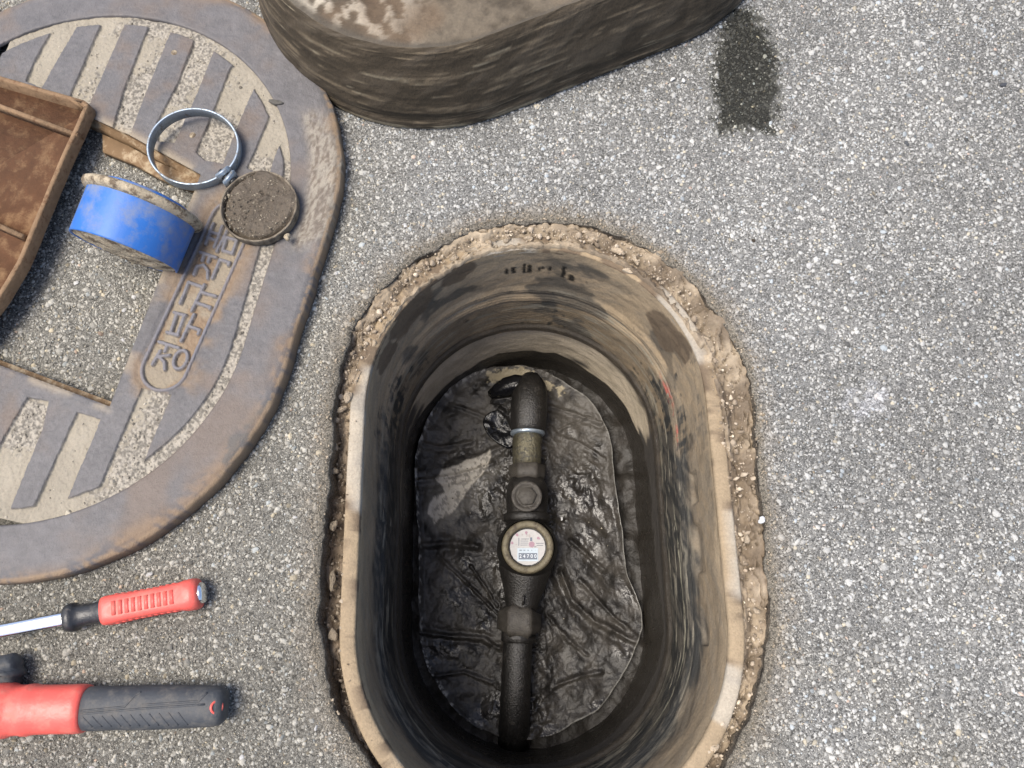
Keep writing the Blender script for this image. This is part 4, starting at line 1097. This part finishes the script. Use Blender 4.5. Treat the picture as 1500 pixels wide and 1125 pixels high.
# ------------------------------------------------------------------ mud filled round cap
def mud_cap():
    c = at(379, 301, .034); org = np.array([c[0], c[1], ZT])
    T = thing('round_cap', org, 'round cap filled with dark gritty mud, resting on the iron cover', 'cap', (.05, -.02, 0))
    R = .0375
    v, f = lathe([(R * .5, .0012), (R * .97, .0012), (R, .003), (R * 1.0, .0105), (R * 1.005, .0125), (R * .985, .0132), (R * .955, .0125), (R * .95, .004)], 90)
    v = np.asarray(v); v[:, 2] += (fbm(v[:, 0], v[:, 1], 120, 3, 4) - .5) * .0022 * (v[:, 2] > .008); obj('cup', v, f, M_CUP, T)
    n = 180; rings = []; cols = []
    for s in np.linspace(1, .01, 60):
        t = np.arange(n) / n * 2 * np.pi; ne = .955 + .055 * sst(.1, .6, np.cos(t - .75) + (fbm(np.cos(t), np.sin(t), 5, 3, 31) - .5) * .9); x = np.cos(t) * R * ne * s; y = np.sin(t) * R * ne * s
        edge = sst(1, .86, s + (fbm(x, y, 40, 2, 3) - .5) * .1)
        side = sst(-.2, .5, (-x * .6 - y) / R)                  # fill stops short of the lower left wall
        z = .0075 + .0055 * edge + .0045 * (ne - .955) / .055 * sst(.85, 1, s) - .0035 * side * sst(.6, 1, s) + (fbm(x, y, 260, 4, 5) - .5) * .0032 + (fbm(x, y, 60, 2, 6) - .5) * .003
        z += .0025 * np.exp(-(line_d(x, y, [(.000, .004), (.008, .009)]) / .0022) ** 2)
        rings.append(np.stack([x, y, z], -1)); m = fbm(x, y, 90, 3, 7)
        cols.append(mixc((.060, .047, .034), (.115, .092, .066), m))
    v, f = loft(rings, (False, True)); obj('mud', v, f, M_MUDCAP, T, np.array(cols))
    n = 700; a = RNG.uniform(0, 2 * np.pi, n); rr = np.sqrt(RNG.random(n)) * R * .93
    r = np.clip(np.exp(RNG.normal(math.log(.00055), .45, n)), .0003, .0018)
    P = np.stack([np.cos(a) * rr, np.sin(a) * rr, np.full(n, .0128)], -1)
    o = chips('grit', P, r, r * .8, mixc((.08, .068, .054), (.42, .37, .28), RNG.random(n) ** 2.2), M_SOIL, T, .4); o['kind'] = 'stuff'
    d = at(420, 345, .034) - org
    v, f = lump(.0035, .0032, .003, 5); obj('lug', np.asarray(v) + [d[0], d[1], .0105], f, M_TANMUD, T)
mud_cap()

# ------------------------------------------------------------------ hose clamp
def clamp():
    c = at(281, 211, .038); org = np.array([c[0], c[1], ZT])
    T = thing('hose_clamp', org, 'round zinc steel hose clamp standing open on the iron cover above the blue plug', 'hose clamp', (.10, .06, 0))
    n = 120; t = np.arange(n) / n * 2 * np.pi
    def oval(r, z):
        return np.stack([np.cos(t) * r * 1.04, np.sin(t) * r * .965, np.full(n, z)], -1)
    rings = [oval(.0428, .002), oval(.0430, .0150), oval(.0426, .0156), oval(.0413, .0156), oval(.0409, .0150), oval(.0409, .002), oval(.0428, .002)]
    v, f = loft(rings); obj('band', v, f, M_STEEL, T)
    d = at(327, 249, .040) - org; a = math.radians(-40)
    parts = [box(d[0], d[1], .0100, .015, .010, .010, .0016, a)]
    obj('screw_housing', *join(parts), M_BLACK, T)
    e = np.array([math.cos(a), math.sin(a)]); m = np.array([-e[1], e[0]])
    for s in (-1, 1):
        q = d[:2] + e * s * .0042
        obj('ear', *box(q[0], q[1], .0125, .0040, .0165, .014, .0009, a + .12 * s), M_STEEL, T)
    v, f = lathe([(.0, -.010), (.0026, -.0098), (.0026, .006), (.0040, .0062), (.0040, .0095), (.0, .0098)], 20, axis='x')
    M = Matrix.Translation((d[0], d[1], .0125)) @ Matrix.Rotation(a, 4, 'Z')
    obj('screw', *xf((v, f), M), M_BLACK, T)
clamp()

# ------------------------------------------------------------------ screwdriver
def rsq(r, k, n=36, ny=1.0, ph=0):
    """rounded square / superellipse section"""
    t = np.arange(n) / n * 2 * np.pi + ph
    c, s = np.cos(t), np.sin(t); q = (np.abs(c) ** k + np.abs(s) ** k) ** (-1 / k)
    return np.stack([c * q * r, s * q * r * ny], -1)
def screwdriver():
    A = at(98, 906, .0125); B = at(297, 868, .0125)
    d = B - A; a = math.atan2(d[1], d[0]); L = np.linalg.norm(d)
    T = thing('screwdriver', (A[0], A[1], 0), 'screwdriver with red ribbed handle, black collar and bright square shaft', 'screwdriver', (0, 0, a))
    def body(st, k, ny=1.0, n=36, ph=0):
        return [np.c_[np.full(n, x), rsq(r, kk, n, ny, ph)[:, 0], rsq(r, kk, n, ny, ph)[:, 1] + zc] for x, r, kk, zc in st]
    k = L / .122
    st = [(-.30, .0056, 6, .0125), (-.0, .0056, 6, .0125), (.006, .0056, 6, .0125)]
    rg = [np.c_[np.full(20, x), rsq(r, kk, 20)[:, 0], rsq(r, kk, 20)[:, 1] * .8 + z] for x, r, kk, z in st]
    obj('shaft', *loft(rg, (True, True)), M_CHROME, T)
    st = [(.0, .0085, 2.2, .0125), (.001, .0112, 2.2, .0125), (.005, .0122, 2.2, .0125), (.0085, .0118, 2.2, .0125), (.0095, .0100, 2.2, .0125), (.016, .0092, 2.2, .0125), (.024, .0088, 2.2, .0125), (.030, .0098, 2.2, .0125), (.034, .0108, 2.3, .0125), (.036, .0108, 2.3, .0125)]
    obj('collar', *loft(body([(x * k, *r) for x, *r in st], 2), (True, True)), M_BLACK, T)
    st = [(.0335, .0100, 2.6, .0125), (.0345, .0118, 3, .0125), (.038, .0124, 3.4, .0125), (.045, .0122, 3.8, .0125), (.060, .0114, 4, .0125), (.085, .0112, 4, .0125), (.104, .0118, 3.8, .0125), (.108, .0130, 3, .0125), (.114, .0134, 2.6, .0125), (.1185, .0126, 2.3, .0125), (.1205, .0095, 2.2, .0125)]
    hnd = obj('handle', *loft(body([(x * k, *r) for x, *r in st], 2, n=48), (True, True)), M_RED, T)
    # raised grip pads on the four flats
    for i in range(10):
        x = (.0475 + i * .0057) * k
        for (yy, zz, sy, sz) in [(0.0, .0236, .0125, .0016), (-.0113, .0125, .0016, .0125), (.0113, .0125, .0016, .0125)]:
            rr_ = float(np.interp(x / k, [.038, .045, .060, .085, .104], [.0124, .0122, .0114, .0112, .0118]))
            if sy > sz: obj('grip_pad', *box(x, 0, .0125 + rr_ - .0003, .0044 * k, .0120, .0014, .0005), M_RED, hnd)
            else: obj('grip_pad', *box(x, math.copysign(rr_ - .0003, yy), .0125, .0044 * k, .0014, .0120, .0005), M_RED, hnd)
    v, f = lathe([(.0088, 0), (.0090, .0022), (.0078, .0042), (.004, .005)], 28, (False, True), axis='x')
    obj('striking_cap', np.asarray(v) + [.1195 * k, 0, .0125], f, M_CHROME, T)
screwdriver()

# ------------------------------------------------------------------ red tool with grey rubber grip (lower left)
def tool():
    A = at(125, 1038, .018); B = at(331, 1034, .018)
    d = B - A; a = math.atan2(d[1], d[0]); L = np.linalg.norm(d)
    T = thing('hand_tool', (A[0], A[1], 0), 'red hand tool with long dark grey rubber grip at the lower left', 'hand tool', (0, 0, a))
    n = 64
    def sec(x, r, zc=.0165, ny=.86, kk=2.4):
        s = rsq(r, kk, n, ny); return np.c_[np.full(n, x), s[:, 0], s[:, 1] + zc]
    g = [(0, .0150), (.002, .0168), (.01, .0172), (.03, .0168), (.06, .0172), (.09, .0166), (.11, .0160), (.122, .0156), (.128, .0146), (.1315, .0118), (.133, .007)]
    k = L / .133
    grip = obj('grip', *loft([sec(x * k, r) for x, r in g], (True, True)), M_GRIP, T)
    def zsurf(x, y):
        r = np.interp(x, [q[0] * k for q in g], [q[1] for q in g]); yy = min(.999, abs(y) / r)
        return .0165 + .86 * r * (1 - yy ** 2.4) ** (1 / 2.4)
    def line(P, w=.0008, name='grip_ridge'):
        rg = []
        Q = []
        for (x0, y0), (x1, y1) in zip(P[:-1], P[1:]):
            for t in np.linspace(0, 1, 7, endpoint=False): Q.append((x0 + (x1 - x0) * t, y0 + (y1 - y0) * t))
        Q.append(P[-1])
        Q = np.array([(x, y, zsurf(x, y) + .0001) for x, y in Q])
        for i, q in enumerate(Q):
            dd = Q[min(len(Q) - 1, i + 1)] - Q[max(0, i - 1)]; dd /= np.linalg.norm(dd); s = np.cross(dd, [0, 0, 1]); s /= np.linalg.norm(s); u = np.cross(s, dd)
            rg.append([q + (math.cos(t) * s + math.sin(t) * u * .7) * w for t in np.arange(8) / 8 * 2 * math.pi])
        obj(name, *loft(rg, (True, True)), M_GRIP, grip)
    line([(.004 * k, -.0005), (.044 * k, .0020), (.052 * k, .0105), (.056 * k, .0125)]); line([(.004 * k, -.0028), (.060 * k, .0004), (.118 * k, .0025)])
    line([(.060 * k, .0030), (.112 * k, .0050), (.118 * k, .011)])
    for i in range(11):
        x = (.006 + i * .0088) * k; line([(x, -.0050 + i * .0002), (x + .0085 * k, -.0128)], .0006)
    # red body: collar, neck, swelling head
    st = [(.0015, .0160, .0165), (-.0005, .0185, .0168), (-.006, .0190, .0170), (-.03, .0188, .0172), (-.045, .0190, .0178), (-.050, .0200, .0185), (-.054, .0200, .0185), (-.058, .0192, .0185), (-.066, .0196, .0190), (-.070, .0212, .0200), (-.090, .0225, .0210), (-.13, .0225, .0210), (-.16, .020, .020), (-.17, .012, .02)]
    body = obj('body', *loft([sec(x * k, r, zc, .9, 2.3) for x, r, zc in st], (True, True)), M_RED, T)
    obj('hang_hole', *xf(lathe([(.0052, -.002), (.0055, .0006), (.0040, .001), (.0036, -.001)], 24, (False, False)), Matrix.Translation((.128 * k, .0, .0165 + .0105)) @ Matrix.Rotation(.75, 4, 'Y')), M_RED, grip)
    # dark pad above the red body
    dd = at(-2, 988, .02) - np.array([A[0], A[1], 0]); M = Matrix.Rotation(-a, 4, 'Z') @ Matrix.Translation((dd[0], dd[1], .014))
    obj('head', *xf(lump(.017, .0135, .013, 4, 24, 12), M), M_GRIP, T)
tool()

# ------------------------------------------------------------------ inner lid leaning into the top of the view
def inner_lid():
    org = np.array([*LIDC, 0.0])
    T = thing('inner_lid', org, 'thick oval inner lid caked in dark brown mud, lying above the pit', 'lid')
    N = 620; rings = []; cols = []; wet = []
    prof = [(.0015, -.006), (.0015, -.001), (.005, 0.0), (.010, -.0002), (.013, -.0016), (.016, -.0018), (.022, -.0008), (.040, -.0040), (.060, -.0085), (.078, -.0140), (.084, -.0165), (.0875, -.0200)]
    zz = 1.14 * np.interp(np.linspace(0, 1, 110), np.linspace(0, 1, len(prof)), [q[0] for q in prof]); dr = np.interp(np.linspace(0, 1, 110), np.linspace(0, 1, len(prof)), [q[1] for q in prof])
    for i, (z, d) in enumerate(zip(zz, dr)):
        P = stad(*LIDC, LIDA, .107, .190 + d, N); t = np.arctan2(P[:, 1] - LIDC[1], P[:, 0] - LIDC[0]); arc = np.cumsum(np.r_[0, np.linalg.norm(np.diff(P, axis=0), axis=1)])
        nn = P - np.array(LIDC); nn /= np.linalg.norm(nn, axis=1)[:, None]
        zs = np.full(N, z)
        hor = fbm(arc * .07, zs, 300, 4, 7, None, .6); bl = fbm(arc, zs, 50, 4, 8); fine = fbm(arc * .055, zs, 620, 3, 9)
        P = P + nn * ((hor - .5) * .0013 + (bl - .5) * .002)[:, None]
        rings.append(np.c_[P, zs])
        c = mixc((.040, .031, .020), (.075, .058, .038), sst(.3, .7, .5 * hor + .5 * bl))
        c = mixc(c, (.075, .060, .042), sst(.5, .65, bl) * .6)
        c = mixc(c, (.15, .118, .078), sst(.56, .66, hor * .6 + fine * .4) * .75)
        c = mixc(c, (.21, .18, .125), sst(.64, .72, fine * .7 + hor * .3) * sst(.5, .6, fbm(arc * .2, zs, 60, 3, 99)) * .8)
        if z < .007: c = mixc(c, (.27, .235, .165), .55 * sst(.4, .6, bl))
        cols.append(c); wet.append(.35 * sst(.4, .7, bl))
    v, f = loft(rings); obj('side', v, f, M_LID, T, np.array(cols), np.array(wet), origin=org)
    rings = []; cols = []; wet = []
    for s in np.linspace(1.0, .02, 120):
        P = stad(*LIDC, LIDA, .107 * s, .1705 * s, N); x, y = P[:, 0], P[:, 1]
        n1 = fbm(x, y, 24, 4, 3); n2 = fbm(x, y, 120, 4, 4); n3 = fbm(x, y, 9, 3, 5)
        wl = sst(-.06, -.12, x + (n1 - .5) * .1)                     # pale broken crust at the left
        z = .0990 + sst(1, .9, s) * ((n1 - .5) * .010 + (n2 - .5) * .004 + wl * .006) - .004 * sst(1, .95, s)
        rings.append(np.c_[P, z])
        c = mixc((.055, .044, .030), (.125, .102, .073), sst(.35, .65, n1 * .6 + n2 * .4))
        c = mixc(c, (.38, .34, .27), sst(.48, .58, n2 * .6 + n1 * .4) * wl * .9)
        c = mixc(c, (.13, .085, .05), sst(.58, .66, n3) * .5)
        c = mixc(c, (.11, .092, .068), sst(.0, .06, x) * .5)
        c = mixc(c, (.085, .072, .054), sst(.94, .985, s) * .9)
        cols.append(c); wet.append(.15 * np.ones(N))
    v, f = loft(rings, (False, True)); obj('top', v, f, M_LID, T, np.array(cols), np.array(wet), origin=org)
inner_lid()

# a few loose pebbles lying on the asphalt
PEB = [(1470, 124, .0034, (.06, .065, .075), 'dark blue grey pebble near the upper right of the pavement'), (985, 116, .0028, (.62, .61, .58), 'left one of two white pebbles below the muddy inner lid'),
       (1001, 118, .0026, (.62, .62, .6), 'right one of two white pebbles below the muddy inner lid'), (1104, 352, .0020, (.05, .04, .03), 'tiny dark pebble on asphalt to the upper right of the pit'),
       (1116, 762, .0038, (.55, .56, .56), 'white pebble touching the right edge of the pit'), (1328, 210, .003, (.08, .085, .09), 'dark pebble on the pavement at the right'),
       (100, 752, .0034, (.42, .38, .30), 'pale round pebble in the lower sand groove of the iron cover'), (404, 150, .0042, (.10, .095, .085), 'grey brown pebble lying on the upper right rim of the iron cover')]
for i, (u, v_, r, c, lab) in enumerate(PEB):
    z = ZT if u in (404,) else (ZSAND if u == 100 else .0004)
    v, f = lump(r * (1.7 if u == 404 else 1), r * .75, r * .5, 60 + i, 10, 6)
    o = obj('pebble', v, f, M_SOIL, cols=np.full((len(v), 3), 1.0) * np.array(c), smooth=True); o.location = at(u, v_, z + r * .15); o.rotation_euler = (0, 0, random.random() * 3 if u != 404 else -.1)
    tagp(o, lab, 'pebble', 'loose pebbles')
